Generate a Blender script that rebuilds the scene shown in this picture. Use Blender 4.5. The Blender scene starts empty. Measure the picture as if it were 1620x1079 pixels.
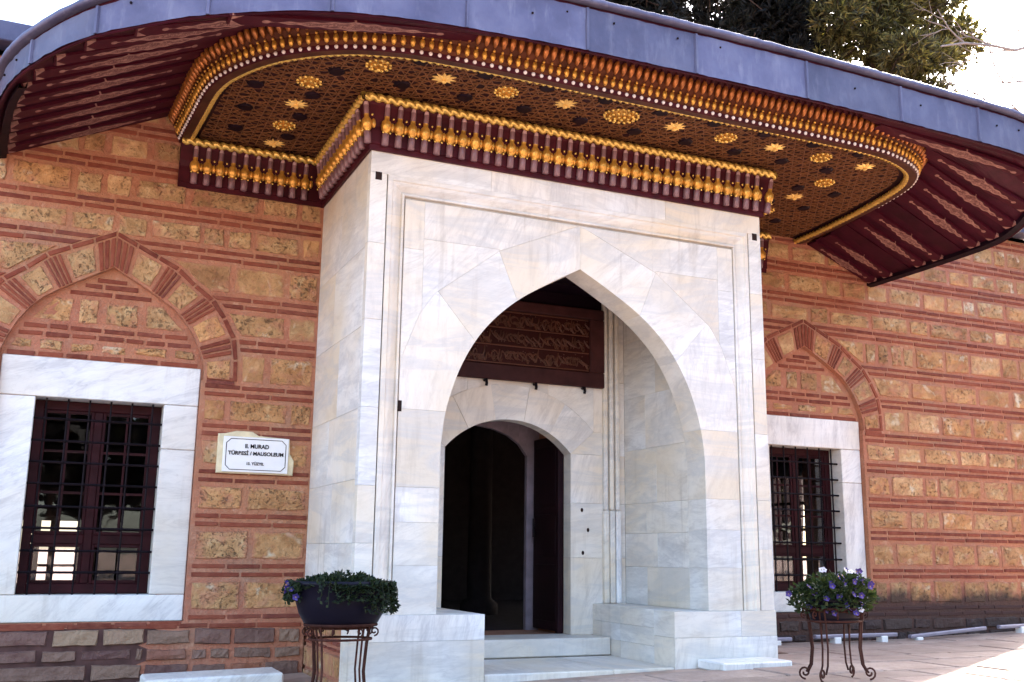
import bpy, math, random
from math import sin, cos, pi, radians, sqrt, atan2
from mathutils import Vector, Matrix
random.seed(11)
scene = bpy.context.scene
COL = scene.collection

# ------------------------------------------------------------------ camera, sky, sun, exposure
cd = bpy.data.cameras.new("camera"); cam = bpy.data.objects.new("camera", cd); COL.objects.link(cam)
cd.sensor_width = 36.0; cd.lens = 1624.22 / 1620 * 36.0; cd.clip_start = 0.05; cd.clip_end = 3000
Rr = Vector((0.91294, -0.40791, 0.01220)); Rd = Vector((0.09359, 0.18018, -0.97917)); Rf = Vector((0.39722, 0.89507, 0.20267))
CAMP = Vector((-2.2086, -7.9423, 0.4849))
cam.matrix_world = Matrix(((Rr.x, -Rd.x, -Rf.x, CAMP.x), (Rr.y, -Rd.y, -Rf.y, CAMP.y), (Rr.z, -Rd.z, -Rf.z, CAMP.z), (0, 0, 0, 1)))
scene.camera = cam

SUN_EL, SUN_AZ = 38.0, 60.0          # azimuth from +Y towards +X
w = bpy.data.worlds.new("World"); scene.world = w; w.use_nodes = True
wn = w.node_tree; bg = wn.nodes["Background"]
sky = wn.nodes.new("ShaderNodeTexSky"); sky.sky_type = 'NISHITA'; sky.sun_disc = False
sky.sun_elevation = radians(SUN_EL); sky.sun_rotation = radians(SUN_AZ)
sky.air_density = 1.0; sky.dust_density = 2.5; sky.ozone_density = 1.0
wn.links.new(sky.outputs[0], bg.inputs[0]); bg.inputs[1].default_value = 0.15
sl = bpy.data.lights.new("sun", 'SUN'); sl.energy = 3.0; sl.angle = radians(0.5); sl.color = (1.0, 0.90, 0.76)
so = bpy.data.objects.new("sun", sl); COL.objects.link(so); so.location = (20, 12, 20)
sd = Vector((sin(radians(SUN_AZ)) * cos(radians(SUN_EL)), cos(radians(SUN_AZ)) * cos(radians(SUN_EL)), sin(radians(SUN_EL))))
so.rotation_euler = sd.to_track_quat('Z', 'Y').to_euler()
vs = scene.view_settings
vs.view_transform = 'Standard'; vs.look = 'None'; vs.exposure = 2.95; vs.gamma = 1.0
try: vs.use_curve_mapping = False
except Exception: pass
scene.cycles.max_bounces = 8; scene.cycles.diffuse_bounces = 5; scene.cycles.transparent_max_bounces = 12

def project(x, y, z):
    d = Vector((x, y, z)) - CAMP
    c = d.dot(Rf)
    return (810 + 1624.22 * d.dot(Rr) / c, 540 + 1624.22 * d.dot(Rd) / c)

# ------------------------------------------------------------------ helpers
def tag(o, label=None, cat=None, group=None, kind=None):
    if label: o["label"] = label
    if cat: o["category"] = cat
    if group: o["group"] = group
    if kind: o["kind"] = kind
    return o

WL = {}
def wloc(o):
    return WL.get(o.name, Vector((0, 0, 0))) if o else Vector((0, 0, 0))

def link(o, loc, parent):
    COL.objects.link(o)
    loc = Vector(loc)
    WL[o.name] = loc.copy()
    if parent:
        o.parent = parent
        o.location = loc - wloc(parent)
    else:
        o.location = loc
    return o

def empty(name, loc):
    o = bpy.data.objects.new(name, None); o.empty_display_size = 0.2
    return link(o, loc, None)

def inst(name, mesh, loc, parent, rot=None, scale=None):
    o = bpy.data.objects.new(name, mesh)
    link(o, loc, parent)
    if rot is not None: o.rotation_euler = rot
    if scale is not None: o.scale = scale
    return o

class MB:
    def __init__(s): s.v = []; s.f = []; s.m = []; s.uv = None
    def add(s, vs, fs, mat=0):
        b = len(s.v); s.v.extend([tuple(p) for p in vs])
        for f in fs: s.f.append(tuple(b + i for i in f)); s.m.append(mat)
    def merge(s, o):
        b = len(s.v); s.v.extend(o.v)
        s.f.extend(tuple(b + i for i in f) for f in o.f); s.m.extend(o.m)
    def box(s, x0, x1, y0, y1, z0, z1, mat=0, ch=0.0):
        if ch <= 0:
            v = [(x0, y0, z0), (x1, y0, z0), (x1, y1, z0), (x0, y1, z0), (x0, y0, z1), (x1, y0, z1), (x1, y1, z1), (x0, y1, z1)]
            s.add(v, [(0, 3, 2, 1), (4, 5, 6, 7), (0, 1, 5, 4), (1, 2, 6, 5), (2, 3, 7, 6), (3, 0, 4, 7)], mat); return
        c = min(ch, (x1 - x0) * .45, (y1 - y0) * .45, (z1 - z0) * .45)
        v = []; idx = {}
        for i, X in enumerate((x0, x1)):
            for j, Y in enumerate((y0, y1)):
                for k, Z in enumerate((z0, z1)):
                    sx, sy, sz = (c, -c)[i], (c, -c)[j], (c, -c)[k]
                    idx[i, j, k, 0] = len(v); v.append((X, Y + sy, Z + sz))
                    idx[i, j, k, 1] = len(v); v.append((X + sx, Y, Z + sz))
                    idx[i, j, k, 2] = len(v); v.append((X + sx, Y + sy, Z))
        f = []
        def g(a, i, j, k): return idx[i, j, k, a]
        f.append((g(0,0,0,0), g(0,0,0,1), g(0,0,1,1), g(0,0,1,0))); f.append((g(0,1,0,0), g(0,1,1,0), g(0,1,1,1), g(0,1,0,1)))
        f.append((g(1,0,0,0), g(1,1,0,0), g(1,1,0,1), g(1,0,0,1))); f.append((g(1,0,1,0), g(1,0,1,1), g(1,1,1,1), g(1,1,1,0)))
        f.append((g(2,0,0,0), g(2,0,1,0), g(2,1,1,0), g(2,1,0,0))); f.append((g(2,0,0,1), g(2,1,0,1), g(2,1,1,1), g(2,0,1,1)))
        for j in (0, 1):
            for k in (0, 1):
                a, b, cc, d = g(1,0,j,k), g(1,1,j,k), g(2,1,j,k), g(2,0,j,k)
                f.append((a, b, cc, d) if (j == 0) == (k == 1) else (d, cc, b, a))
        for i in (0, 1):
            for k in (0, 1):
                a, b, cc, d = g(0,i,0,k), g(0,i,1,k), g(2,i,1,k), g(2,i,0,k)
                f.append((a, b, cc, d) if (i == 0) == (k == 0) else (d, cc, b, a))
            for j in (0, 1):
                a, b, cc, d = g(0,i,j,0), g(0,i,j,1), g(1,i,j,1), g(1,i,j,0)
                f.append((a, b, cc, d) if (i == 0) == (j == 1) else (d, cc, b, a))
        for i in (0, 1):
            for j in (0, 1):
                for k in (0, 1):
                    t = (g(0,i,j,k), g(1,i,j,k), g(2,i,j,k))
                    f.append(t if (i + j + k) % 2 == 0 else t[::-1])
        s.add(v, f, mat)
    def prism(s, poly, y0, y1, mat=0, ch=0.0, mp=None):
        """polygon in (x,z), extruded from y0 (front, chamfered) to y1"""
        n = len(poly)
        if ch > 0:
            ip = inset(poly, ch)
            rings = [(ip, y0), (poly, y0 + ch), (poly, y1)]
        else:
            rings = [(poly, y0), (poly, y1)]
        v = []
        for pl, y in rings:
            for (x, z) in pl: v.append((x, y, z))
        f = [tuple(range(n))]
        for r in range(len(rings) - 1):
            for i in range(n):
                a, b = r * n + i, r * n + (i + 1) % n
                f.append((b, a, a + n, b + n))
        L = (len(rings) - 1) * n
        f.append(tuple(range(L + n - 1, L - 1, -1)))
        if mp: v = [mp(*p) for p in v]
        s.add(v, f, mat)
    def tube(s, path, r, n=6, mat=0, closed=False):
        pts = [Vector(p) for p in path]; N = len(pts)
        v = []; prev = None
        for i, p in enumerate(pts):
            if closed: t = (pts[(i + 1) % N] - pts[i - 1])
            else: t = pts[min(i + 1, N - 1)] - pts[max(i - 1, 0)]
            t.normalize()
            if prev is None:
                a = Vector((0, 0, 1)) if abs(t.z) < .9 else Vector((1, 0, 0)); u = t.cross(a).normalized()
            else:
                u = (prev - t * prev.dot(t)).normalized()
            prev = u; q = t.cross(u)
            rr = r(i / max(1, N - 1)) if callable(r) else r
            for k in range(n):
                an = 2 * pi * k / n; v.append(p + (u * cos(an) + q * sin(an)) * rr)
        f = []
        M = N if closed else N - 1
        for i in range(M):
            for k in range(n):
                a = i * n + k; b = i * n + (k + 1) % n; c = ((i + 1) % N) * n
                f.append((a, b, c + (k + 1) % n, c + k))
        if not closed:
            f.append(tuple(range(n))[::-1]); f.append(tuple((N - 1) * n + k for k in range(n)))
        s.add(v, f, mat)
    def ball(s, c, r, seg=8, rings=5, mat=0):
        if not hasattr(r, '__len__'): r = (r, r, r)
        v = [(c[0], c[1], c[2] + r[2])]
        for i in range(1, rings):
            th = pi * i / rings
            for k in range(seg):
                v.append((c[0] + r[0] * sin(th) * cos(2 * pi * k / seg), c[1] + r[1] * sin(th) * sin(2 * pi * k / seg), c[2] + r[2] * cos(th)))
        v.append((c[0], c[1], c[2] - r[2])); L = len(v) - 1
        f = []
        for k in range(seg):
            k2 = (k + 1) % seg
            f.append((0, 1 + k, 1 + k2)); f.append((L, L - seg + k2, L - seg + k))
            for i in range(rings - 2):
                a = 1 + i * seg
                f.append((a + k, a + seg + k, a + seg + k2, a + k2))
        s.add(v, f, mat)
    def lathe(s, prof, seg=10, c=(0, 0, 0), mats=None, sx=1, sy=1):
        v = []
        for (r, z) in prof:
            for k in range(seg):
                an = 2 * pi * k / seg; v.append((c[0] + r * sx * cos(an), c[1] + r * sy * sin(an), c[2] + z))
        for i in range(len(prof) - 1):
            pass
        b = len(s.v); s.v.extend(v)
        for i in range(len(prof) - 1):
            for k in range(seg):
                a = b + i * seg
                s.f.append((a + k, a + (k + 1) % seg, a + seg + (k + 1) % seg, a + seg + k)); s.m.append(mats[i] if mats else 0)
        s.f.append(tuple(b + k for k in range(seg))[::-1]); s.m.append(mats[0] if mats else 0)
        L = b + (len(prof) - 1) * seg
        s.f.append(tuple(L + k for k in range(seg))); s.m.append(mats[-1] if mats else 0)
    def mesh(s, name, mats, smooth=False):
        me = bpy.data.meshes.new(name); me.from_pydata([tuple(p) for p in s.v], [], s.f)
        for m in (mats if isinstance(mats, (list, tuple)) else [mats]): me.materials.append(m)
        if len(me.materials) > 1: me.polygons.foreach_set("material_index", s.m)
        if smooth: me.polygons.foreach_set("use_smooth", [True] * len(me.polygons))
        me.update(); return me
    def build(s, name, mats, parent=None, smooth=False, origin='c'):
        xs = [p[0] for p in s.v]; ys = [p[1] for p in s.v]; zs = [p[2] for p in s.v]
        c = Vector(((min(xs) + max(xs)) / 2, (min(ys) + max(ys)) / 2, (min(zs) + max(zs)) / 2))
        if origin == 'b': c.z = min(zs)
        elif origin != 'c': c = Vector(origin)
        s.v = [(p[0] - c.x, p[1] - c.y, p[2] - c.z) for p in s.v]
        return inst(name, s.mesh(name, mats, smooth), c, parent)

def inset(poly, d):
    n = len(poly); A = sum(poly[i][0] * poly[(i + 1) % n][1] - poly[(i + 1) % n][0] * poly[i][1] for i in range(n))
    sg = 1 if A > 0 else -1
    out = []
    for i in range(n):
        p0, p1, p2 = Vector(poly[i - 1]), Vector(poly[i]), Vector(poly[(i + 1) % n])
        e1 = (p1 - p0); e2 = (p2 - p1)
        if e1.length < 1e-7 or e2.length < 1e-7: out.append(tuple(p1)); continue
        e1.normalize(); e2.normalize()
        n1 = Vector((-e1.y, e1.x)) * sg; n2 = Vector((-e2.y, e2.x)) * sg
        m = n1 + n2
        if m.length < 1e-4: out.append(tuple(p1)); continue
        m.normalize(); k = d / max(.35, m.dot(n1))
        out.append((p1.x + m.x * k, p1.y + m.y * k))
    return out

def ccw(poly):
    n = len(poly); A = sum(poly[i][0] * poly[(i + 1) % n][1] - poly[(i + 1) % n][0] * poly[i][1] for i in range(n))
    return poly if A > 0 else poly[::-1]

def lerp(a, b, t): return a + (b - a) * t
def interp(tab, x):
    if x <= tab[0][0]: return tab[0][1]
    for (a, va), (b, vb) in zip(tab, tab[1:]):
        if x <= b: return lerp(va, vb, (x - a) / (b - a))
    return tab[-1][1]

def smooth_path(pts, step, per=14):
    """Catmull-Rom through pts (any dimension), resampled at even steps along x,y"""
    P = [tuple(p) for p in pts]; dim = len(P[0]); out = []
    for i in range(len(P) - 1):
        p0, p1, p2, p3 = P[max(i - 1, 0)], P[i], P[i + 1], P[min(i + 2, len(P) - 1)]
        for k in range(per):
            t = k / per
            out.append(tuple(.5 * (2 * p1[d] + (p2[d] - p0[d]) * t + (2 * p0[d] - 5 * p1[d] + 4 * p2[d] - p3[d]) * t * t + (3 * p1[d] - p0[d] - 3 * p2[d] + p3[d]) * t ** 3) for d in range(dim)))
    out.append(P[-1])
    L = [0]
    for a, b in zip(out, out[1:]): L.append(L[-1] + sqrt((a[0] - b[0]) ** 2 + (a[1] - b[1]) ** 2))
    n = max(2, round(L[-1] / step)); res = []; j = 0
    for k in range(n + 1):
        s = L[-1] * k / n
        while j < len(L) - 2 and L[j + 1] < s: j += 1
        t = 0 if L[j + 1] == L[j] else (s - L[j]) / (L[j + 1] - L[j])
        res.append(tuple(lerp(out[j][d], out[j + 1][d], t) for d in range(dim)))
    return res

def path_normals(path):
    """outward = right-hand side of travel, mitred"""
    N = []
    n = len(path)
    for i in range(n):
        def nr(a, b):
            d = Vector((b[0] - a[0], b[1] - a[1])); d.normalize(); return Vector((d.y, -d.x))
        n1 = nr(path[max(i - 1, 0)], path[max(i, 1)]) if i > 0 else nr(path[0], path[1])
        n2 = nr(path[i], path[i + 1]) if i < n - 1 else n1
        m = (n1 + n2); m.normalize(); N.append(m / max(.4, m.dot(n1)))
    return N

def sweep(mb, path, prof, mat=0, zs=None, caps=True, mats=None):
    """prof: [(offset outward, z)], zs: optional z offset per path point"""
    N = path_normals(path); v = []; K = len(prof)
    for i, p in enumerate(path):
        for (o, z) in prof:
            v.append((p[0] + N[i].x * o, p[1] + N[i].y * o, z + (zs[i] if zs else 0)))
    f = []; mm = []
    for i in range(len(path) - 1):
        for k in range(K - 1):
            a = i * K + k
            f.append((a, a + K, a + K + 1, a + 1)); mm.append(mats[k] if mats else mat)
    b = len(mb.v); mb.v.extend(v)
    for q, m_ in zip(f, mm): mb.f.append(tuple(b + i for i in q)); mb.m.append(m_)
    if caps and K > 2:
        mb.f.append(tuple(b + k for k in range(K))); mb.m.append(mat)
        mb.f.append(tuple(b + (len(path) - 1) * K + k for k in range(K))[::-1]); mb.m.append(mat)

# ------------------------------------------------------------------ node materials
class NT:
    def __init__(s, name):
        s.mat = bpy.data.materials.new(name); s.mat.use_nodes = True
        s.t = s.mat.node_tree; s.n = s.t.nodes; s.l = s.t.links
        s.b = s.n["Principled BSDF"]; s.out = s.n["Material Output"]
        tc = s.n.new("ShaderNodeTexCoord"); s.tc = tc
        oi = s.n.new("ShaderNodeObjectInfo"); ge = s.n.new("ShaderNodeNewGeometry"); s.geo = ge
        a = s.math('ADD', oi.outputs["Random"], ge.outputs["Random Per Island"])
        s.rnd = s.math('FRACT', a)
        off = s.n.new("ShaderNodeVectorMath"); off.operation = 'SCALE'
        cx = s.n.new("ShaderNodeCombineXYZ")
        s.link(s.rnd, cx.inputs[0]); s.link(s.math('MULTIPLY', s.rnd, 7.31), cx.inputs[1]); s.link(s.math('MULTIPLY', s.rnd, 3.77), cx.inputs[2])
        s.link(cx.outputs[0], off.inputs[0]); off.inputs["Scale"].default_value = 23.0
        ad = s.n.new("ShaderNodeVectorMath"); ad.operation = 'ADD'
        s.link(tc.outputs["Object"], ad.inputs[0]); s.link(off.outputs[0], ad.inputs[1])
        s.vec = ad.outputs[0]; s.world = ge.outputs["Position"]
    def link(s, a, b): s.l.new(a, b)
    def inp(s, sock, v):
        if hasattr(v, 'is_linked') or hasattr(v, 'links'): s.link(v, sock)
        else: sock.default_value = v
    def math(s, op, a, b=None, c=None):
        m = s.n.new("ShaderNodeMath"); m.operation = op
        s.inp(m.inputs[0], a)
        if b is not None: s.inp(m.inputs[1], b)
        if c is not None: s.inp(m.inputs[2], c)
        return m.outputs[0]
    def noise(s, scale, detail=3, rough=.55, vec=None, dist=0.0, out="Fac"):
        m = s.n.new("ShaderNodeTexNoise"); s.link(vec or s.vec, m.inputs["Vector"])
        m.inputs["Scale"].default_value = scale; m.inputs["Detail"].default_value = detail
        m.inputs["Roughness"].default_value = rough; m.inputs["Distortion"].default_value = dist
        return m.outputs[out]
    def voro(s, scale, vec=None, feature='F1', out="Distance"):
        m = s.n.new("ShaderNodeTexVoronoi"); m.feature = feature; s.link(vec or s.vec, m.inputs["Vector"]); m.inputs["Scale"].default_value = scale
        return m.outputs[out]
    def ramp(s, fac, stops):
        r = s.n.new("ShaderNodeValToRGB"); e = r.color_ramp.elements
        while len(e) < len(stops): e.new(.5)
        for el, (p, c) in zip(e, stops):
            el.position = p; el.color = (c[0], c[1], c[2], 1) if hasattr(c, '__len__') else (c, c, c, 1)
        s.inp(r.inputs[0], fac); return r.outputs[0]
    def mix(s, fac, a, b, mode='MIX'):
        m = s.n.new("ShaderNodeMix"); m.data_type = 'RGBA'; m.blend_type = mode
        s.inp(m.inputs[0], fac)
        for sk, v in ((m.inputs[6], a), (m.inputs[7], b)):
            if hasattr(v, '__len__') and not hasattr(v, 'links'): sk.default_value = (v[0], v[1], v[2], 1)
            else: s.link(v, sk)
        return m.outputs[2]
    def scalevec(s, v, sc):
        m = s.n.new("ShaderNodeMapping"); s.link(v, m.inputs[0]); m.inputs["Scale"].default_value = sc; return m.outputs[0]
    def bump(s, h, strength=.4, dist=.01):
        b = s.n.new("ShaderNodeBump"); b.inputs["Strength"].default_value = strength; b.inputs["Distance"].default_value = dist
        s.inp(b.inputs["Height"], h); s.link(b.outputs[0], s.b.inputs["Normal"])
    def col(s, c): 
        if hasattr(c, 'links'): s.link(c, s.b.inputs["Base Color"])
        else: s.b.inputs["Base Color"].default_value = (c[0], c[1], c[2], 1)
    def rough(s, r): s.inp(s.b.inputs["Roughness"], r)

def darken_foot(m, col):
    """darker colour towards the foot of the wall right of the portal, ragged top edge"""
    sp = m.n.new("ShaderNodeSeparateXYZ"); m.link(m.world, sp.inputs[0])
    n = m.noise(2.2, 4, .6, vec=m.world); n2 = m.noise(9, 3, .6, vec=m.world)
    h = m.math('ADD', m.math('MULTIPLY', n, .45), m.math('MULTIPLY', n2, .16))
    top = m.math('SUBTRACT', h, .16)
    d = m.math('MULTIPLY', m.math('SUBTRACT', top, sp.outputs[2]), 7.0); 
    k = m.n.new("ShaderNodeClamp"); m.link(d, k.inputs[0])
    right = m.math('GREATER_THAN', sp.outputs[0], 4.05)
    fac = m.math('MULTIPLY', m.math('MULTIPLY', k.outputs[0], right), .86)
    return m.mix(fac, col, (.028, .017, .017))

def mat_mortar():
    m = NT("pink_mortar")
    a = m.noise(3.0, 5, .6, vec=m.world); b = m.noise(40, 4, .6, vec=m.world); c2 = m.noise(0.9, 3, .5, vec=m.world)
    c = m.ramp(a, [(.3, (.34, .108, .062)), (.55, (.43, .155, .090)), (.75, (.48, .20, .115))])
    c = m.mix(m.ramp(b, [(.35, 0), (.7, .35)]), c, (.30, .16, .095))
    c = m.mix(m.ramp(c2, [(.4, 0), (.7, .5)]), c, (.42, .21, .095))
    st = m.noise(1.7, 5, .65, vec=m.world); c = m.mix(m.ramp(st, [(.5, 0), (.68, .6)]), c, (.33, .19, .125))
    sp_ = m.noise(13, 5, .7, vec=m.world); c = m.mix(m.ramp(sp_, [(.56, 0), (.72, .6)]), c, (.52, .30, .19)); c = m.mix(m.ramp(sp_, [(.28, .6), (.42, 0)]), c, (.2, .07, .045))
    m.col(darken_foot(m, c)); m.rough(.95); m.bump(m.math('ADD', b, m.math('MULTIPLY', m.noise(12, 4, vec=m.world), 1.6)), .7, .02); return m.mat
def mat_brick():
    m = NT("red_brick")
    a = m.noise(14, 4)
    c = m.ramp(m.rnd, [(0, (.125, .022, .011)), (.4, (.185, .036, .017)), (.8, (.23, .052, .024)), (1, (.14, .034, .024))])
    c = m.mix(m.ramp(a, [(.4, 0), (.75, .55)]), c, (.30, .10, .055))
    m.col(darken_foot(m, c)); m.rough(.92); m.bump(m.noise(60, 4), .5, .006); return m.mat
def mat_stone():
    m = NT("pitted_limestone")
    a = m.noise(5, 5, .62); b = m.noise(22, 5, .65)
    wv = m.n.new("ShaderNodeVectorMath"); wv.operation = 'MULTIPLY_ADD'; m.link(m.noise(16, 4, .7, out="Color"), wv.inputs[0]); wv.inputs[1].default_value = (.09, .09, .09); m.link(m.vec, wv.inputs[2])
    pits = m.math('MINIMUM', m.voro(24, vec=wv.outputs[0]), m.math('ADD', m.voro(55, vec=wv.outputs[0]), .05)); pits2 = m.noise(9, 4, .65, dist=1.6)
    c = m.ramp(a, [(.28, (.26, .155, .080)), (.45, (.38, .250, .135)), (.6, (.47, .335, .195)), (.78, (.58, .46, .31))])
    tint = m.ramp(m.rnd, [(0, (.92, .74, .56)), (.25, (1, 1, .92)), (.45, (.72, .62, .54)), (.65, (1.12, .94, .74)), (.85, (.88, .86, .80)), (1, (1.3, 1.26, 1.18))])
    c = m.mix(1.0, c, tint, 'MULTIPLY'); c = m.mix(1.0, c, (1.12, .97, .86), 'MULTIPLY')
    pm = m.math('MULTIPLY', m.ramp(pits, [(.16, 1), (.40, 0)]), m.ramp(pits2, [(.42, 0), (.60, 1)]))
    c = m.mix(m.ramp(m.noise(6.5, 4, .6, dist=.8), [(.58, 0), (.72, .55)]), c, (.60, .43, .22))
    c = m.mix(m.ramp(m.noise(4.1, 3, .55, dist=.5), [(.6, 0), (.7, .8)]), c, (.66, .56, .40))
    r2 = m.math('FRACT', m.math('MULTIPLY', m.rnd, 17.3)); pm = m.math('MULTIPLY', pm, m.ramp(r2, [(0, .15), (.5, .75), (1, 1.0)]))
    c = m.mix(m.math('MULTIPLY', pm, .8), c, (.085, .045, .022))
    c = m.mix(m.ramp(b, [(.55, 0), (.75, .45)]), c, (.16, .12, .05))
    ed = m.noise(7, 3, .5); c = m.mix(m.ramp(ed, [(.52, 0), (.68, .7)]), c, (.43, .18, .10))
    sg = m.n.new("ShaderNodeSeparateXYZ"); m.link(m.tc.outputs["Generated"], sg.inputs[0])      # pointing smeared over the stone's edges
    ex = m.math('MINIMUM', sg.outputs[0], m.math('SUBTRACT', 1.0, sg.outputs[0])); ez = m.math('MINIMUM', sg.outputs[2], m.math('SUBTRACT', 1.0, sg.outputs[2]))
    ee = m.math('ADD', m.math('MINIMUM', m.math('MULTIPLY', ex, 1.5), ez), m.math('MULTIPLY', m.math('SUBTRACT', m.noise(11, 4, .65), .5), .42))
    c = m.mix(m.ramp(ee, [(.04, .85), (.15, 0)]), c, (.42, .17, .095))   # mortar smeared over the face
    m.col(darken_foot(m, c)); m.rough(.95)
    h = m.math('SUBTRACT', m.math('ADD', a, m.math('MULTIPLY', b, .6)), m.math('MULTIPLY', pm, 1.0))
    m.bump(h, .9, .03); return m.mat
def mat_field():
    m = NT("field_stone")
    a = m.noise(6, 5, .6)
    c = m.ramp(m.rnd, [(0, (.055, .026, .030)), (.25, (.14, .075, .065)), (.45, (.24, .18, .125)), (.6, (.10, .045, .045)), (.8, (.33, .26, .17)), (.92, (.17, .10, .085)), (1, (.32, .13, .065))])
    c = m.mix(m.ramp(a, [(.4, 0), (.7, .5)]), c, (.3, .22, .17))
    c = m.mix(1.0, c, (.98, .80, .74), 'MULTIPLY'); m.col(darken_foot(m, c)); m.rough(.85); m.bump(m.math('ADD', a, m.noise(30, 4)), .8, .02); return m.mat
def mat_marble(name="veined_marble", warm=.5, lo=.40, band=.18):
    m = NT(name)
    mp = m.n.new("ShaderNodeMapping"); m.link(m.vec, mp.inputs[0]); mp.inputs["Rotation"].default_value = (.3, .9, .5)
    rx = m.math('MULTIPLY', m.rnd, 1.6); cb = m.n.new("ShaderNodeCombineXYZ"); m.link(rx, cb.inputs[1]); m.link(cb.outputs[0], mp.inputs["Rotation"])
    st = m.scalevec(mp.outputs[0], (.7, .7, 3.2))
    v1 = m.noise(1.6, 6, .6, vec=st, dist=1.5); v2 = m.noise(5.5, 5, .6, vec=st, dist=.8); big = m.noise(.9, 3, .5)
    c = m.ramp(v1, [(.3, (.60, .595, .60)), (.44, (.74, .735, .725)), (.55, (.80, .795, .78)), (.8, (.83, .82, .80))])
    vein = m.ramp(m.math('ABSOLUTE', m.math('SUBTRACT', v2, .5)), [(0, .85), (.035, .38), (.10, 0)])
    c = m.mix(m.math('MULTIPLY', vein, m.ramp(v1, [(.35, .7), (.62, .1)])), c, (.42, .41, .43))
    c = m.mix(m.ramp(big, [(lo, 0), (lo + .28, warm)]), c, (.70, .58, .41))
    tint = m.ramp(m.rnd, [(0, (.90, .88, .86)), (.35, (1, .99, .97)), (.7, (.96, .92, .87)), (1, (1.03, 1.02, 1.02))])
    c = m.mix(1.0, c, tint, 'MULTIPLY')
    stain = m.noise(3.2, 5, .7); c = m.mix(m.ramp(stain, [(.6, 0), (.8, .4)]), c, (.45, .36, .27))
    bed = m.noise(1.9, 6, .62, vec=m.scalevec(m.vec, (.35, .35, 1.7)), dist=1.4)
    c = m.mix(m.ramp(bed, [(.46, 0), (.57, band), (.64, band * .35), (.71, band * .8), (.82, 0)]), c, (.50, .48, .46))
    drip = m.noise(2.0, 5, .62, vec=m.scalevec(m.world, (5.0, 5.0, .55))); dm = m.math('MULTIPLY', m.ramp(drip, [(.54, 0), (.72, 1)]), m.ramp(m.noise(.8, 3, .5, vec=m.world), [(.42, 0), (.62, .5)]))
    c = m.mix(dm, c, (.36, .29, .22))
    grime = m.noise(26, 5, .7); c = m.mix(m.ramp(grime, [(.62, 0), (.80, .35)]), c, (.33, .28, .23))
    m.col(c); m.rough(m.ramp(v2, [(.3, .38), (.7, .6)])); m.bump(m.math('ADD', m.noise(35, 4), m.math('MULTIPLY', m.noise(7, 3), .8)), .16, .008); return m.mat
def mat_simple(name, c, rough=.6, metal=0.0, nz=8, amt=.25, bump=.15, bs=30, spec=None):
    m = NT(name); a = m.noise(nz, 4)
    lo = tuple(x * (1 - amt) for x in c); hi = tuple(min(1, x * (1 + amt)) for x in c)
    k = m.ramp(a, [(.3, lo), (.7, hi)])
    tint = m.ramp(m.rnd, [(0, 1 - amt * .6), (1, 1 + amt * .4)]); k = m.mix(1.0, k, tint, 'MULTIPLY')
    m.col(k); m.rough(rough); m.b.inputs["Metallic"].default_value = metal
    if spec is None and max(c) < .1: spec = .12
    if spec is not None: m.b.inputs["Specular IOR Level"].default_value = spec
    if bump: m.bump(m.noise(bs, 3), bump, .006)
    return m.mat
def mat_lead():
    m = NT("weathered_lead")
    a = m.noise(2.5, 5, .6); b = m.noise(14, 4, .6, vec=m.scalevec(m.vec, (1, 1, .25)))
    c = m.ramp(a, [(.3, (.050, .048, .096)), (.5, (.074, .072, .132)), (.72, (.108, .106, .170))])
    c = m.mix(m.ramp(b, [(.54, 0), (.78, .4)]), c, (.20, .195, .25)); c = m.mix(m.ramp(m.noise(5, 5, .7), [(.60, 0), (.78, .25)]), c, (.035, .03, .045))
    c = m.mix(1.0, c, m.ramp(m.rnd, [(0, .8), (1, 1.2)]), 'MULTIPLY')
    m.col(c); m.rough(.55); m.b.inputs["Metallic"].default_value = .25; m.bump(m.math('ADD', m.noise(4, 3), m.math('MULTIPLY', b, .3)), .35, .02); return m.mat
def mat_gold(name="gilded_wood", c=(.68, .34, .06), rough=.28, metal=.5, worn=.45):
    m = NT(name); a = m.noise(30, 4)
    k = m.mix(m.ramp(a, [(.45, 0), (.75, worn)]), c, (.10, .02, .010)); k = m.mix(1.0, k, m.ramp(m.rnd, [(0, .8), (1, 1.15)]), 'MULTIPLY')
    m.col(k); m.rough(rough); m.b.inputs["Metallic"].default_value = metal; m.bump(m.noise(50, 3), .15, .004); return m.mat
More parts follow.
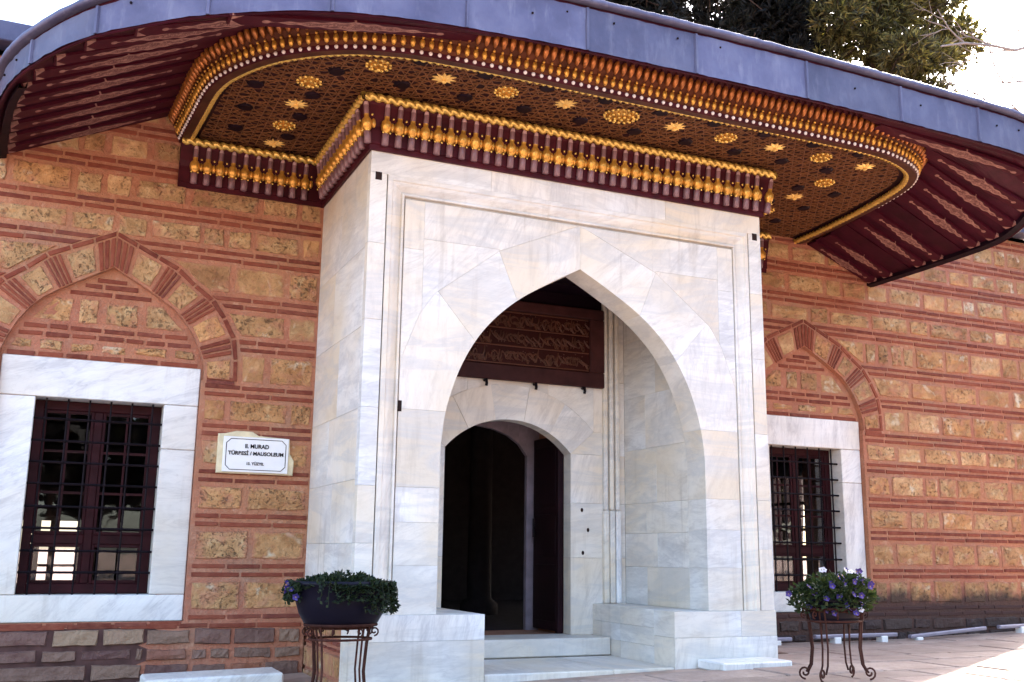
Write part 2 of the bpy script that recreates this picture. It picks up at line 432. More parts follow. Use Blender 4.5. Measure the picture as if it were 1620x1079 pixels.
def mat_batten():
    """wine red batten with a printed spindle ornament along its length (uv: u along, v across)"""
    m = NT("painted_batten")
    sp = m.n.new("ShaderNodeSeparateXYZ"); m.link(m.tc.outputs["UV"], sp.inputs[0])
    u, v = sp.outputs[0], sp.outputs[1]
    av = m.math('ABSOLUTE', m.math('SUBTRACT', v, .5))
    half = m.math('SUBTRACT', .40, m.math('MULTIPLY', m.math('ABSOLUTE', m.math('SUBTRACT', u, .52)), 1.35))
    wob = m.math('MULTIPLY', m.math('SINE', m.math('MULTIPLY', u, 75.0)), .05)
    ins = m.math('GREATER_THAN', m.math('ADD', half, wob), av)
    ed = m.math('LESS_THAN', m.math('ABSOLUTE', m.math('SUBTRACT', m.math('ADD', half, wob), av)), .06)
    cmb = m.n.new("ShaderNodeCombineXYZ"); m.link(m.math('MULTIPLY', u, 11.0), cmb.inputs[0]); m.link(v, cmb.inputs[1])
    vo = m.voro(2.6, vec=cmb.outputs[0]); ring = m.math('LESS_THAN', m.math('ABSOLUTE', m.math('SUBTRACT', vo, .25)), .09)
    swirl = m.math('GREATER_THAN', m.noise(6, 2, .5, vec=cmb.outputs[0], dist=2.0), .54)
    inner = m.math('MULTIPLY', ins, m.math('MAXIMUM', m.math('MAXIMUM', ring, swirl), .38))
    # round studs at both tips and corner leaves at the outer end
    def dot(uc, r):
        du = m.math('MULTIPLY', m.math('SUBTRACT', u, uc), 10.0); dv = m.math('SUBTRACT', v, .5)
        return m.math('LESS_THAN', m.math('ADD', m.math('MULTIPLY', du, du), m.math('MULTIPLY', dv, dv)), r * r)
    pat = m.math('MAXIMUM', m.math('MAXIMUM', inner, ed), m.math('MAXIMUM', dot(.16, .16), dot(.86, .16)))
    corner = m.math('MULTIPLY', m.math('GREATER_THAN', u, m.math('SUBTRACT', .992, m.math('MULTIPLY', av, .09))), m.math('LESS_THAN', u, .99))
    wood = m.ramp(m.noise(9, 4, vec=m.scalevec(m.tc.outputs["UV"], (2, 12, 1))), [(.3, (.036, .0034, .0105)), (.7, (.060, .0062, .0135))])
    wear = m.ramp(m.noise(18, 4), [(.3, 1), (.75, .35)])
    c = m.mix(m.math('MULTIPLY', m.math('MAXIMUM', pat, corner), wear), wood, (.36, .19, .155))
    m.col(c); m.rough(.5); m.b.inputs['Specular IOR Level'].default_value = .12; m.bump(m.noise(25, 3), .15, .005); return m.mat
def mat_glass():
    m = NT("window_glass"); m.n.remove(m.b)
    tr = m.n.new("ShaderNodeBsdfTransparent"); tr.inputs[0].default_value = (.72, .72, .74, 1)
    gl = m.n.new("ShaderNodeBsdfGlossy"); gl.inputs["Roughness"].default_value = .02
    fr = m.n.new("ShaderNodeFresnel"); fr.inputs[0].default_value = 1.5
    b = m.n.new("ShaderNodeBump"); b.inputs["Strength"].default_value = .08; b.inputs["Distance"].default_value = .02
    m.link(m.noise(3, 2), b.inputs["Height"]); m.link(b.outputs[0], gl.inputs["Normal"])
    mx = m.n.new("ShaderNodeMixShader"); m.link(fr.outputs[0], mx.inputs[0]); m.link(tr.outputs[0], mx.inputs[1]); m.link(gl.outputs[0], mx.inputs[2])
    m.link(mx.outputs[0], m.out.inputs[0]); return m.mat
def mat_leaf(name, lo, hi, hi2=None):
    m = NT(name)
    c = m.ramp(m.geo.outputs["Random Per Island"], [(0, lo), (.6, hi), (1, hi2 or hi)])
    m.col(c); m.rough(.6); m.b.inputs["Specular IOR Level"].default_value = .25
    tl = m.n.new("ShaderNodeBsdfTranslucent"); m.link(m.mix(1.0, c, (2.2, 2.3, 1.2), "MULTIPLY"), tl.inputs[0])
    mx = m.n.new("ShaderNodeMixShader"); mx.inputs[0].default_value = .3
    m.link(m.b.outputs[0], mx.inputs[1]); m.link(tl.outputs[0], mx.inputs[2]); m.link(mx.outputs[0], m.out.inputs[0]); return m.mat
def mat_paving():
    m = NT("forecourt_stone")
    a = m.noise(3, 5, .6, vec=m.world); b = m.noise(24, 4, .6, vec=m.world)
    c = m.ramp(a, [(.3, (.29, .205, .16)), (.55, (.40, .295, .235)), (.75, (.48, .37, .30))])
    c = m.mix(1.0, c, m.ramp(m.rnd, [(0, .75), (1, 1.15)]), 'MULTIPLY')
    c = m.mix(m.ramp(b, [(.45, 0), (.75, .6)]), c, (.18, .115, .10)); c = m.mix(m.ramp(m.noise(1.1, 5, .65, vec=m.world), [(.45, 0), (.65, .35)]), c, (.19, .12, .105))
    m.col(c); m.rough(.8); m.bump(m.math('ADD', a, b), .5, .012); return m.mat

LIME = mat_simple('lime_mortar', (.50, .46, .41), .95, amt=.15)
AGED = mat_marble('aged_portal_marble', .72, .35, .55)
MORTAR, BRICK, STONE, FIELD, MARBLE, LEAD = mat_mortar(), mat_brick(), mat_stone(), mat_field(), mat_marble(), mat_lead()
WINE = mat_simple("wine_red_paint", (.036, .0036, .0105), .5, amt=.35, nz=5)
DARKWINE = mat_simple("dark_plum_paint", (.009, .0022, .0065), .55, amt=.3, nz=5)
CORNICEW = mat_simple("maroon_cornice_wood", (.048, .0060, .0100), .5, amt=.35, nz=6)
SASH = mat_simple("window_paint", (.030, .0052, .0072), .5, amt=.3, nz=6)
DOORW = mat_simple("dark_door_wood", (.012, .0032, .0055), .5, amt=.35, nz=4)
IRON = mat_simple("black_iron", (.010, .006, .008), .55, metal=.4, amt=.3)
RUST = mat_simple("rusty_iron", (.060, .022, .016), .75, metal=.2, amt=.45, nz=20)
GOLD = mat_gold(); GOLDRED = mat_gold("red_gold_petal", (.42, .14, .032), .28, .45, .55)
PALEGOLD = mat_gold("pale_gold_rope", (.80, .52, .13), .27, .55, .2)
PEARL = mat_simple("pale_pearl", (.70, .60, .56), .25, amt=.1, bump=0)
PEG = mat_simple("mauve_peg", (.20, .10, .11), .35, amt=.2, bump=0)
SOFFIT = mat_simple("dark_soffit_wood", (.020, .0052, .0080), .55, amt=.4, nz=4)
LATTICE = mat_gold("gold_lattice", (.22, .092, .036), .42, .3, .5)
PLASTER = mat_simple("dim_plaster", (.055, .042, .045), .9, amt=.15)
PLUM = mat_simple("plum_plastic", (.0065, .0050, .0115), .38, amt=.15, bump=.05)
PLATE = mat_simple("white_enamel", (.80, .78, .76), .3, amt=.03, bump=0)
BEIGE = mat_simple("cream_backing_stone", (.66, .56, .36), .8, amt=.2)
INK = mat_simple("black_ink", (.02, .015, .015), .5, amt=.1, bump=0)
RAILM = mat_simple("grey_metal_rail", (.26, .24, .30), .45, metal=.3, amt=.15)
DARKHOLE = mat_simple("dark_socket", (.028, .015, .013), .8, amt=.2)
GLASS = mat_glass(); BATTEN = mat_batten(); PAVE = mat_paving()
PANELW = mat_simple("inscription_wood", (.034, .0065, .0055), .5, amt=.3, nz=6)
PANELF = mat_simple("brown_frame_wood", (.050, .016, .015), .55, amt=.3, nz=8)

# ------------------------------------------------------------------ setting: forecourt
D = 1.66            # wall plane; portal front is y = 0
GZT = [(-60, -.75), (-6, -.7), (-1.0, -.60), (.2, -.55), (1.2, -.51), (3.0, -.455), (7, -.44), (9.6, -.36), (30, -.3)]
def gz(x): return interp(GZT, x)
mb = MB(); xs = [-900, -200, -60, -6, -1, .2, 1.2, 3, 5, 7, 9.6, 14, 30, 200, 900]; ys = [-900, -200, -40, -10, -3, 0, 1.7, 10, 40, 200, 900]
for y in ys:
    for x in xs: mb.v.append((x, y, gz(x) - .03))
for j in range(len(ys) - 1):
    for i in range(len(xs) - 1):
        a = j * len(xs) + i; mb.f.append((a, a + 1, a + 1 + len(xs), a + len(xs))); mb.m.append(0)
ground = mb.build("forecourt", mat_simple("packed_earth", (.34, .235, .175), .95, amt=.35, nz=3), origin=(0, 0, 0)); tag(ground, kind="structure")
rng = random.Random(5)
y = -4.6
while y < 1.45:
    dy = rng.uniform(.38, .6); x = -3.5 + rng.uniform(0, .5)
    while x < 11.5:
        dx = rng.uniform(.5, 1.05)
        x1, y1 = x + dx - .02, min(y + dy - .02, 1.6)
        inside = (-.05 < x1 and x < 4.05 and y1 > -.03)
        u0, v0 = project((x + x1) / 2, (y + y1) / 2, gz(x))
        if not inside and -150 < u0 < 1780 and v0 < 1300 and (x1 - x) > .1:
            b = MB(); z0 = gz((x + x1) / 2); t = rng.uniform(-.006, .006)
            b.box(x, x1, y, y1, z0 - .06, z0 + t, 0, .012); 
            b.v = [(p[0], p[1], p[2] + (gz(p[0]) - z0)) for p in b.v]
            b.build("paving_stone", PAVE, ground)
        x += dx
    y += dy

# ------------------------------------------------------------------ mausoleum wall
wall = empty("mausoleum_wall", (2.0, D, -.5))
tag(wall, "old mausoleum wall of yellow stone blocks banded with thin red brick, with two arched windows", "building")
COURSES = [4.72, 4.33, 3.96, 3.578, 3.222, 2.784, 2.385, 1.953, 1.588, 1.175, .783, .343, -.093]
WIN = [-1.868, 5.89]; FH = .822; OH = .527
OUT = [(2.0, 1.135), (2.26, 1.125), (2.44, 1.09), (2.60, 1.0), (2.72, .93), (2.91, .68), (3.04, .53), (3.13, .33), (3.29, 0.0)]
INT = [(2.0, .85), (2.13, .845), (2.26, .80), (2.40, .735), (2.52, .655), (2.63, .55), (2.72, .42), (2.80, .29), (2.965, 0.0)]
REC = .07; XL, XR, ZT, ZB = -5.2, 9.86, 4.83, -.95
mb = MB()
def q(a, b, c, d): mb.add([a, b, c, d], [(0, 1, 2, 3)])
def rect(x0, x1, z0, z1, y=D):
    q((x0, y, z0), (x1, y, z0), (x1, y, z1), (x0, y, z1))
BAY = 1.25
edges = [XL, WIN[0] - BAY, WIN[0] + BAY, .02, 3.98, WIN[1] - BAY, WIN[1] + BAY, XR]
rect(edges[0], edges[1], ZB, ZT); rect(edges[2], edges[3], ZB, ZT); rect(edges[3], edges[4], 3.3, ZT)
rect(edges[4], edges[5], ZB, ZT); rect(edges[6], edges[7], ZB, ZT)
for c in WIN:
    rect(c - BAY, c + BAY, 2.965, ZT); rect(c - BAY, c + BAY, ZB, -.126)
    prof = [(-.126, FH + .006), (2.0, FH + .006)] + INT
    for (za, xa), (zb_, xb) in zip(prof, prof[1:]):
        for s in (-1, 1):
            P = [(c + s * xa, D, za), (c + s * BAY, D, za), (c + s * BAY, D, zb_), (c + s * xb, D, zb_)]
            R = [(c + s * xa, D, za), (c + s * xa, D + REC, za), (c + s * xb, D + REC, zb_), (c + s * xb, D, zb_)]
            if s < 0: P = P[::-1]; 
            q(*P); q(*(R if s < 0 else R[::-1]))
    rect(c - FH - .01, c + FH + .01, 2.09, 2.97, D + REC)       # recessed tympanum
# wall thickness behind, with window and door openings, and the room it closes
B0, B1 = D + REC + .004, 2.5
def bx(*a): mb.box(*a)
OW = OH + .06; ox = [(WIN[0] - OW, WIN[0] + OW), (WIN[1] - OW, WIN[1] + OW)]
bx(XL, ox[0][0], B0, B1, ZB, ZT); bx(ox[0][1], 1.25, B0, B1, ZB, ZT); bx(2.75, ox[1][0], B0, B1, ZB, ZT); bx(ox[1][1], XR, B0, B1, ZB, ZT)
for a, b in ox: bx(a, b, B0, B1, 1.82, ZT); bx(a, b, B0, B1, ZB, .04)
bx(1.25, 2.75, B0, B1, 2.25, ZT); bx(1.25, 2.75, B0, B1, ZB, -.32)
bx(XL, XR, D, B0 - .002, ZT - .05, ZT)
mb.build("wall_core", MORTAR, wall)
mb = MB(); Y2 = 9.6     # room shell: floor, ceiling, side and rear walls with window openings
bx(XL, XR, B1, Y2, ZB, -.34); bx(XL, XR, B1, Y2, 4.6, ZT)
bx(XL, XL + .3, B1, Y2, -.34, 4.6)
bx(XR - .35, XR, B1, 6.15, -.34, 4.6); bx(XR - .35, XR, 8.3, Y2, -.34, 4.6); bx(XR - .35, XR, 6.15, 8.3, -.34, -.05); bx(XR - .35, XR, 6.15, 8.3, 1.85, 4.6)
bx(XL, -2.75, Y2, Y2 + .3, ZB, ZT); bx(-2.75, -1.75, Y2, Y2 + .3, ZB, -.05); bx(-2.75, -1.75, Y2, Y2 + .3, .9, ZT); bx(-1.75, XR, Y2, Y2 + .3, ZB, ZT)
for xx in (-2.33, -2.1): bx(xx - .05, xx + .05, Y2 + .1, Y2 + .16, -.05, .9)
bx(-2.75, -1.75, Y2 + .1, Y2 + .17, .2, .24)
for yy in (6.55, 6.9, 7.25, 7.6, 7.95): bx(XR - .2, XR - .12, yy - .03, yy + .03, -.05, 1.85)
for zz in (.45, .95, 1.4): bx(XR - .2, XR - .12, 6.15, 8.3, zz - .025, zz + .025)
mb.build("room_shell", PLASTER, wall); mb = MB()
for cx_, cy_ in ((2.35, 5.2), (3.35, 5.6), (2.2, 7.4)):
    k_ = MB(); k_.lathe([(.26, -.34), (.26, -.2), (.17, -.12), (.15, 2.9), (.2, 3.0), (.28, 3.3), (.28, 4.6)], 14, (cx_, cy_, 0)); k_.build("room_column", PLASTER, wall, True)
# inner doorway face: arched opening, seen behind the door
IA = [(2.6, -.32), (2.6, 1.55), (2.5, 1.68), (2.36, 1.77), (2.18, 1.83), (1.95, 1.86), (1.72, 1.83), (1.54, 1.77), (1.4, 1.68), (1.3, 1.55), (1.3, -.32)]
for a, b in zip(IA, IA[1:]):
    if a[0] != b[0]: mb.prism(ccw([a, b, (b[0], 2.3), (a[0], 2.3)]), 2.44, 2.5)
bx(2.6, 2.76, 2.44, 2.5, -.32, 2.3); bx(1.24, 1.3, 2.44, 2.5, -.32, 2.3)
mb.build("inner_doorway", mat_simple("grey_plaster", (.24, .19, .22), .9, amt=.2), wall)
mb = MB(); mb.box(XL - .1, XR, D - .24, Y2 + .3, ZT + .02, ZT + .06); mb.box(XL - .1, XR, D - .27, D - .2, ZT - .02, ZT + .17, 0, .01)
mb.add([(XL - .1, D - .25, ZT + .17), (XR, D - .25, ZT + .17), (XR, 5.6, ZT + .9), (XL, 5.6, ZT + .9)], [(0, 1, 2, 3)]); 
mb.add([(XL - .1, Y2 + .3, ZT + .06), (XR, Y2 + .3, ZT + .06), (XR, 5.6, ZT + .9), (XL, 5.6, ZT + .9)], [(3, 2, 1, 0)])
mb.build("lead_eave", LEAD, wall)

rng = random.Random(3)
CAND = {'brick': [], 'stone': []}
def quad_block(P, y0, depth, ch, jit=0.0, grid=None, mp=None):
    """P: 4 corners (x,z) counter-clockwise seen from the front; front face at y0, optional rough grid"""
    b = MB()
    if not grid:
        b.prism(P, y0, y0 + depth, 0, ch, mp); return b
    nx, nz = grid; pin = inset(P, ch); v = []
    def bil(Q, s, t):
        return ((Q[0][0] * (1 - s) + Q[1][0] * s) * (1 - t) + (Q[3][0] * (1 - s) + Q[2][0] * s) * t, (Q[0][1] * (1 - s) + Q[1][1] * s) * (1 - t) + (Q[3][1] * (1 - s) + Q[2][1] * s) * t)
    for j in range(nz + 1):
        for i in range(nx + 1):
            x, z = bil(pin, i / nx, j / nz); e = (i in (0, nx)) or (j in (0, nz))
            v.append((x + rng.uniform(-jit, jit) * .7, y0 + (rng.uniform(0, jit * .6) if e else rng.uniform(-jit, jit)), z + rng.uniform(-jit, jit) * .7))
    f = [(j * (nx + 1) + i, j * (nx + 1) + i + 1, (j + 1) * (nx + 1) + i + 1, (j + 1) * (nx + 1) + i) for j in range(nz) for i in range(nx)]
    ring = [i for i in range(nx + 1)] + [j * (nx + 1) + nx for j in range(1, nz + 1)] + [nz * (nx + 1) + i for i in range(nx - 1, -1, -1)] + [j * (nx + 1) for j in range(nz - 1, 0, -1)]
    back = []
    for k in ring:
        i, j = k % (nx + 1), k // (nx + 1); x, z = bil(P, i / nx, j / nz); back.append(len(v))
        v.append((x + rng.uniform(-jit, jit) * .5, y0 + depth, z + rng.uniform(-jit, jit) * .5))
    n = len(ring)
    for k in range(n): f.append((ring[(k + 1) % n], ring[k], back[k], back[(k + 1) % n]))
    if mp: v = [mp(*p) for p in v]
    b.add(v, f); return b
def cand(kind, P, b, y=D):
    cx = sum(p[0] for p in P) / 4; cz = sum(p[1] for p in P) / 4
    u, v = project(cx, y, cz)
    e = [project(p[0], y, p[1]) for p in P]
    A = abs(sum(e[i][0] * e[(i + 1) % 4][1] - e[(i + 1) % 4][0] * e[i][1] for i in range(4))) / 2
    if not (-10 < u < 1630 and -10 < v < 1090): A *= .001
    if -.02 < cx < 5.25 and not cx < 0: A *= .0005
    if v < 250 and u < 1300 and not (u < 300 and v > 200): A *= .001       # hidden by the canopy
    CAND[kind].append((A, b))
def fill(x0, x1, z0, z1, kind, y, sl0=0.0, sl1=0.0, wmin=.2, wmax=.4, gap=.022):
    """a run of pieces from x0 to x1 (values at mid height); sl0/sl1: how far the end corners lean (top minus bottom)/2"""
    L = x1 - x0
    if L < .05: return
    ws = []
    while sum(ws) < L: ws.append(rng.uniform(wmin, wmax))
    if len(ws) > 1 and (sum(ws) - L) > ws[-1] * .5: ws.pop()
    k = L / sum(ws); x = x0
    for i, w_ in enumerate(ws):
        a, b = x + gap / 2, x + w_ * k - gap / 2; x += w_ * k
        la = sl0 if i == 0 else 0; lb = sl1 if i == len(ws) - 1 else 0
        if b - a < .03: continue
        if kind == 'brick':
            dz = rng.uniform(-.003, .003)
            e = lambda: rng.uniform(-.0035, .0035); P = [(a - la, z0 + dz + e()), (b - lb, z0 + dz + e()), (b + lb, z1 + dz + e()), (a + la, z1 + dz + e())]
            cand('brick', P, quad_block(P, y - rng.uniform(.006, .014), .03, .004))
        else:
            j = rng.uniform(.006, .024)
            P = [(a - la + rng.uniform(0, j), z0 + rng.uniform(-.006, j)), (b - lb - rng.uniform(0, j), z0 + rng.uniform(-.006, j)), (b + lb - rng.uniform(0, j), z1 - rng.uniform(-.006, j)), (a + la + rng.uniform(0, j), z1 - rng.uniform(-.006, j))]
            cand('stone', P, quad_block(P, y - rng.uniform(.008, .020), .035, .016, .011, (4, 3)))
def spans(z0, z1):
    """free runs of the outer wall face between z0 and z1: (x0, x1, lean0, lean1)"""
    zm = (z0 + z1) / 2; cuts = []
    for c in WIN:
        if z1 > 3.29: continue
        if zm >= 2.0:
            h = interp(OUT, zm) + .03; s = (interp(OUT, z1) - interp(OUT, z0)) / 2
        elif zm > -.15: h, s = FH + .03, 0
        else: continue
        cuts.append((c - h, c + h, -s, s))
    cuts.append((-.005, 4.005, 0, 0) if zm < 3.75 else (20, 20, 0, 0))
    cuts.sort(); res = []; x = XL; lean = 0
    for a, b, la, lb in cuts:
        if a > x: res.append((x, min(a, XR), lean, la))
        x, lean = max(x, b), lb
    if x < XR: res.append((x, XR, lean, 0))
    return res
BH = .0185
for z in COURSES:
    for zz in (z, z - .072):
        if zz > ZT - .03: continue
        for a, b, l0, l1 in spans(zz - BH, zz + BH): fill(a, b, zz - BH, zz + BH, 'brick', D, l0, l1, .2, .5, .020)
for za, zb_ in zip(COURSES, COURSES[1:]):
    for a, b, l0, l1 in spans(zb_ + .046, za - .072 - .046): fill(a, b, zb_ + .046, za - .072 - .046, 'stone', D, l0, l1, .20, .66, .016)
# three brick courses beside the window heads
for c in WIN:
    for zz in (2.028, 1.99):
        for s in (-1, 1):
            a, b = sorted((c + s * (FH + .04), c + s * 1.13))
            if not (b > 0 and a < 4.0): fill(a, b, zz - .017, zz + .017, 'brick', D, 0, 0, .28, .32, .02)
# tympanum rows
for c in WIN:
    def hw(z): return interp(INT, z) - .03
    for zz in (2.84, 2.784, 2.712, 2.385, 2.313, 2.135):
        h = hw(zz + .03)
        if h > .08: fill(c - h, c + h, zz - BH, zz + BH, 'brick', D + REC, 0, 0, .16, .36, .028)
    for z0, z1 in ((2.17, 2.275), (2.43, 2.665)):
        h0, h1 = hw(z0), hw(z1); fill(c - (h0 + h1) / 2, c + (h0 + h1) / 2, z0, z1, 'stone', D + REC, (h0 - h1) / 2, -(h0 - h1) / 2, .2, .36, .035)
# arch rings: edge course, then stones and fans of brick
def arc(tab, off=0.0, n=60):
    pts = [(h + (off if z < 3.2 else off * .6), z + off * .7 * max(0, (z - 2.0))) for z, h in tab][::-1]
    pts = smooth_path([(a, b) for a, b in pts], .02)
    return pts
def at(pl, s):
    k = min(max(s, 0), 1) * (len(pl) - 1); i = min(int(k), len(pl) - 2); t = k - i
    return (lerp(pl[i][0], pl[i + 1][0], t), lerp(pl[i][1], pl[i + 1][1], t))
AI, AO = arc(INT), arc(OUT)
for c in WIN:
    for s in (-1, 1):
        def ring(i0, i1, o0, o1, r0, r1, kind, proud=.012):
            """piece between angles s=i0..i1, radial r0..r1 (0 intrados, 1 outer)"""
            p = []
            for (ss, rr) in ((i0, r0), (i1, r0), (i1, r1), (i0, r1)):
                a, b = at(AI, ss), at(AO, ss); p.append((c + s * lerp(a[0], b[0], rr), lerp(a[1], b[1], rr)))
            p = ccw(p)
            if c > 4 and max(x for x, _ in p) < 5.0: return
            if kind == 'brick': cand('brick', p, quad_block(p, D - proud, .03, .004))
            else: cand('stone', p, quad_block(p, D - proud, .035, .012, .006, (3, 3)))
        n = 9
        for i in range(n): ring(i / n + .006, (i + 1) / n - .006, 0, 0, .90, 1.02, 'brick')
        seg = [('b', 0.0, .10, 3), ('s', .115, .26), ('b', .275, .37, 4), ('s', .385, .50), ('b', .515, .61, 4), ('s', .625, .75), ('b', .765, .86, 3), ('s', .875, .995)]
        for g in seg:
            if g[0] == 's': ring(g[1], g[2], 0, 0, .06, .82, 'stone')
            else:
                k = g[3]; wd = (g[2] - g[1]) / k
                for i in range(k): ring(g[1] + i * wd + .005, g[1] + (i + 1) * wd - .005, 0, 0, .02, .84, 'brick', .014)
# foundation of dark field stones below the courses
def rubble(x0, x1, z0, z1, nrow, mp=None, y=D, wl=(.22, .6)):
    z = z1
    for r in range(nrow):
        h = (z1 - z0) / nrow * (1.12 if r % 2 == 0 else .88); x = x0
        while x < x1:
            w_ = rng.uniform(*wl) * (.75 if r % 2 else 1); a, b = x + .004, min(x + w_ - .008, x1)
            if b - a > .05:
                j = .014
                P = [(a + rng.uniform(0, j), z - h + .004 + rng.uniform(0, j)), (b - rng.uniform(0, j), z - h + .004 + rng.uniform(0, j)), (b - rng.uniform(0, j), z - .004 - rng.uniform(0, j)), (a + rng.uniform(0, j), z - .004 - rng.uniform(0, j))]
                quad_block(P, y - rng.uniform(.015, .035), .05, .018, .009, (4, 2), mp).build("foundation_stone", FIELD, wall)
            x += w_
        z -= h
b = MB(); zz_ = [(-1.45, -1.0), (-1.30, -.86), (-1.52, -.72), (-1.28, -.60), (-1.46, -.50), (-1.20, -.40), (-1.40, -.32), (-1.15, -.24), (-1.3, -.176)]; b.add([(-3.7, D - .003, -1.0)] + [(x, D - .003, z) for x, z in zz_] + [(-3.7, D - .003, -.176)], [tuple(range(11))]); b.build('foundation_bed', mat_simple('dirt_joint', (.085, .042, .036), .95, amt=.4), wall)
rubble(-3.6, -1.35, -.88, -.172, 5, None, D, (.3, .75)); rubble(-1.35, .0, -.90, -.178, 5, None, D, (.2, .5))
rubble(4.9, XR, -.6, -.2, 3)
# brick edge under the left sill
fill(-3.3, WIN[0] + FH, -.165, -.13, 'brick', D, 0, 0, .2, .4, .03)

for kind, mat in (('brick', BRICK), ('stone', STONE)):
    L = sorted(CAND[kind], key=lambda t: -t[0]); rest = MB()
    for i, (A, b) in enumerate(L):
        if i < 290 and A > 1: b.build(kind, mat, wall)
        else: rest.merge(b)
    o = rest.build(kind + "_courses" if kind == 'brick' else "stone_blocks", mat, wall); o["kind"] = "stuff"

# windows: marble surround, wooden frame, iron grille, panes
def window(c, label):
    ys = D + REC - .012
    wood_y = 1.925
    b = MB(); x0, x1, z0, z1 = c - OH, c + OH, .1, 1.76
    b.box(x0, x0 + .075, wood_y, wood_y + .07, z0, z1, 0, .006); b.box(x1 - .075, x1, wood_y, wood_y + .07, z0, z1, 0, .006)
    b.box(x0 + .075, x1 - .075, wood_y + .001, wood_y + .069, z1 - .08, z1, 0, .006); b.box(x0 + .075, x1 - .075, wood_y + .001, wood_y + .069, z0, z0 + .085, 0, .006)
    wn_ = b.build("window", SASH, wall); wn_["label"] = label
    def slab(a, bb, za, zb_):
        m_ = MB(); m_.box(a, bb, ys + rng.uniform(-.003, .003), wood_y + .05, za, zb_, 0, .006); m_.build("surround_slab", MARBLE, wn_)
    slab(c - FH, c + FH, 1.764, 2.108); slab(c - FH, c + FH, -.126, .096)
    jz = 1.36
    slab(c - FH, x0 - .002, .1, 1.76); slab(x1 + .002, c + FH, .1, jz); slab(x1 + .002, c + FH, jz + .004, 1.76)
    b = MB(); b.box(c - .035, c + .035, wood_y + .004, wood_y + .066, z0 + .085, z1 - .08, 0, .006); b.build("mullion", SASH, wn_)
    for s in (-1, 1):
        a, bb = (x0 + .075, c - .035) if s < 0 else (c + .035, x1 - .075)
        b = MB(); b.box(a, bb, wood_y + .01, wood_y + .06, .52, .60, 0, .006); b.build("transom", SASH, wn_)
        for za, zb_ in ((z0 + .085, .52), (.60, z1 - .08)):
            b = MB(); r = .028; Y0, Y1 = wood_y + .018, wood_y + .052
            b.box(a, a + r, Y0, Y1, za, zb_, 0, .004); b.box(bb - r, bb, Y0, Y1, za, zb_, 0, .004); b.box(a + r, bb - r, Y0, Y1, za, za + r, 0, .004); b.box(a + r, bb - r, Y0, Y1, zb_ - r, zb_, 0, .004)
            if zb_ > 1:
                for zz in (.96, 1.32): b.box(a + r, bb - r, Y0 + .006, Y1 - .006, zz - .011, zz + .011)
                b.box((a + bb) / 2 - .009, (a + bb) / 2 + .009, Y0 + .007, Y1 - .007, za + r, zb_ - r)
            b.build("sash", SASH, wn_)
            b = MB(); b.box(a + r * .6, bb - r * .6, wood_y + .03, wood_y + .036, za + r * .6, zb_ - r * .6); b.build("pane", GLASS, wn_)
    gy = 1.80
    for z in (1.585, 1.395, 1.21, 1.025, .832, .65, .46, .28):
        b = MB(); b.tube([(c - OH - .03, gy, z), (c + OH + .03, gy, z)], .0115, 6); 
        for k in range(6):
            x = c - OH + (k + .5) * 2 * OH / 6; b.ball((x, gy, z), .019, 6, 4)
        b.build("grille_bar", IRON, wn_)
    for k in range(6):
        x = c - OH + (k + .5) * 2 * OH / 6
        b = MB(); b.tube([(x, gy, z0 - .03), (x, gy, z1 + .03)], .009, 6); b.build("grille_rod", IRON, wn_)
window(WIN[0], "window left of the portal, whole in view"); window(WIN[1], "window right of the portal, partly hidden by it")

# ------------------------------------------------------------------ marble portal
portal = empty("marble_portal", (2.0, 0, -.5))
tag(portal, "projecting white marble portal with a pointed arch and a deep doorway niche", "portal")
PZ = 3.81
ARCH = [(0, 3.02), (.28, 2.868), (.58, 2.685), (.80, 2.505), (.98, 2.30), (1.12, 2.06), (1.21, 1.83), (1.27, 1.60), (1.30, 1.35)]
AR = smooth_path(ARCH, .06) + [(1.30, 0.0)]
def arch_hw(z): return interp(sorted([(zz, h) for h, zz in AR]), z)
def arch_between(za, zb_):
    """intrados points with za<=z<=zb_, from high to low, in dx"""
    out = [(arch_hw(zb_), zb_)] + [(h, z) for h, z in AR if za + .01 < z < zb_ - .01] + [(arch_hw(za), za)]
    return out
RO = [(0, 3.425), (.1, 3.39), (.8, 3.085), (1.39, 2.63), (1.52, 2.44), (1.665, 2.06), (1.676, 1.95), (1.676, 1.634)]
PF = .035      # front of the inner panel
def mblock(poly, y0, y1, name="marble_block", ch=.0012, gap=.0006, mp=None):
    b = MB(); b.prism(inset(ccw(poly), gap), y0, y1, 0, ch, mp); return b.build(name, AGED, portal)
def mbox(x0, x1, y0, y1, z0, z1, name="marble_block", ch=.0016, g=.0008):
    b = MB(); b.box(x0 + g, x1 - g, y0 + g, y1 - g, z0 + g, z1 - g, 0, ch); return b.build(name, AGED, portal)
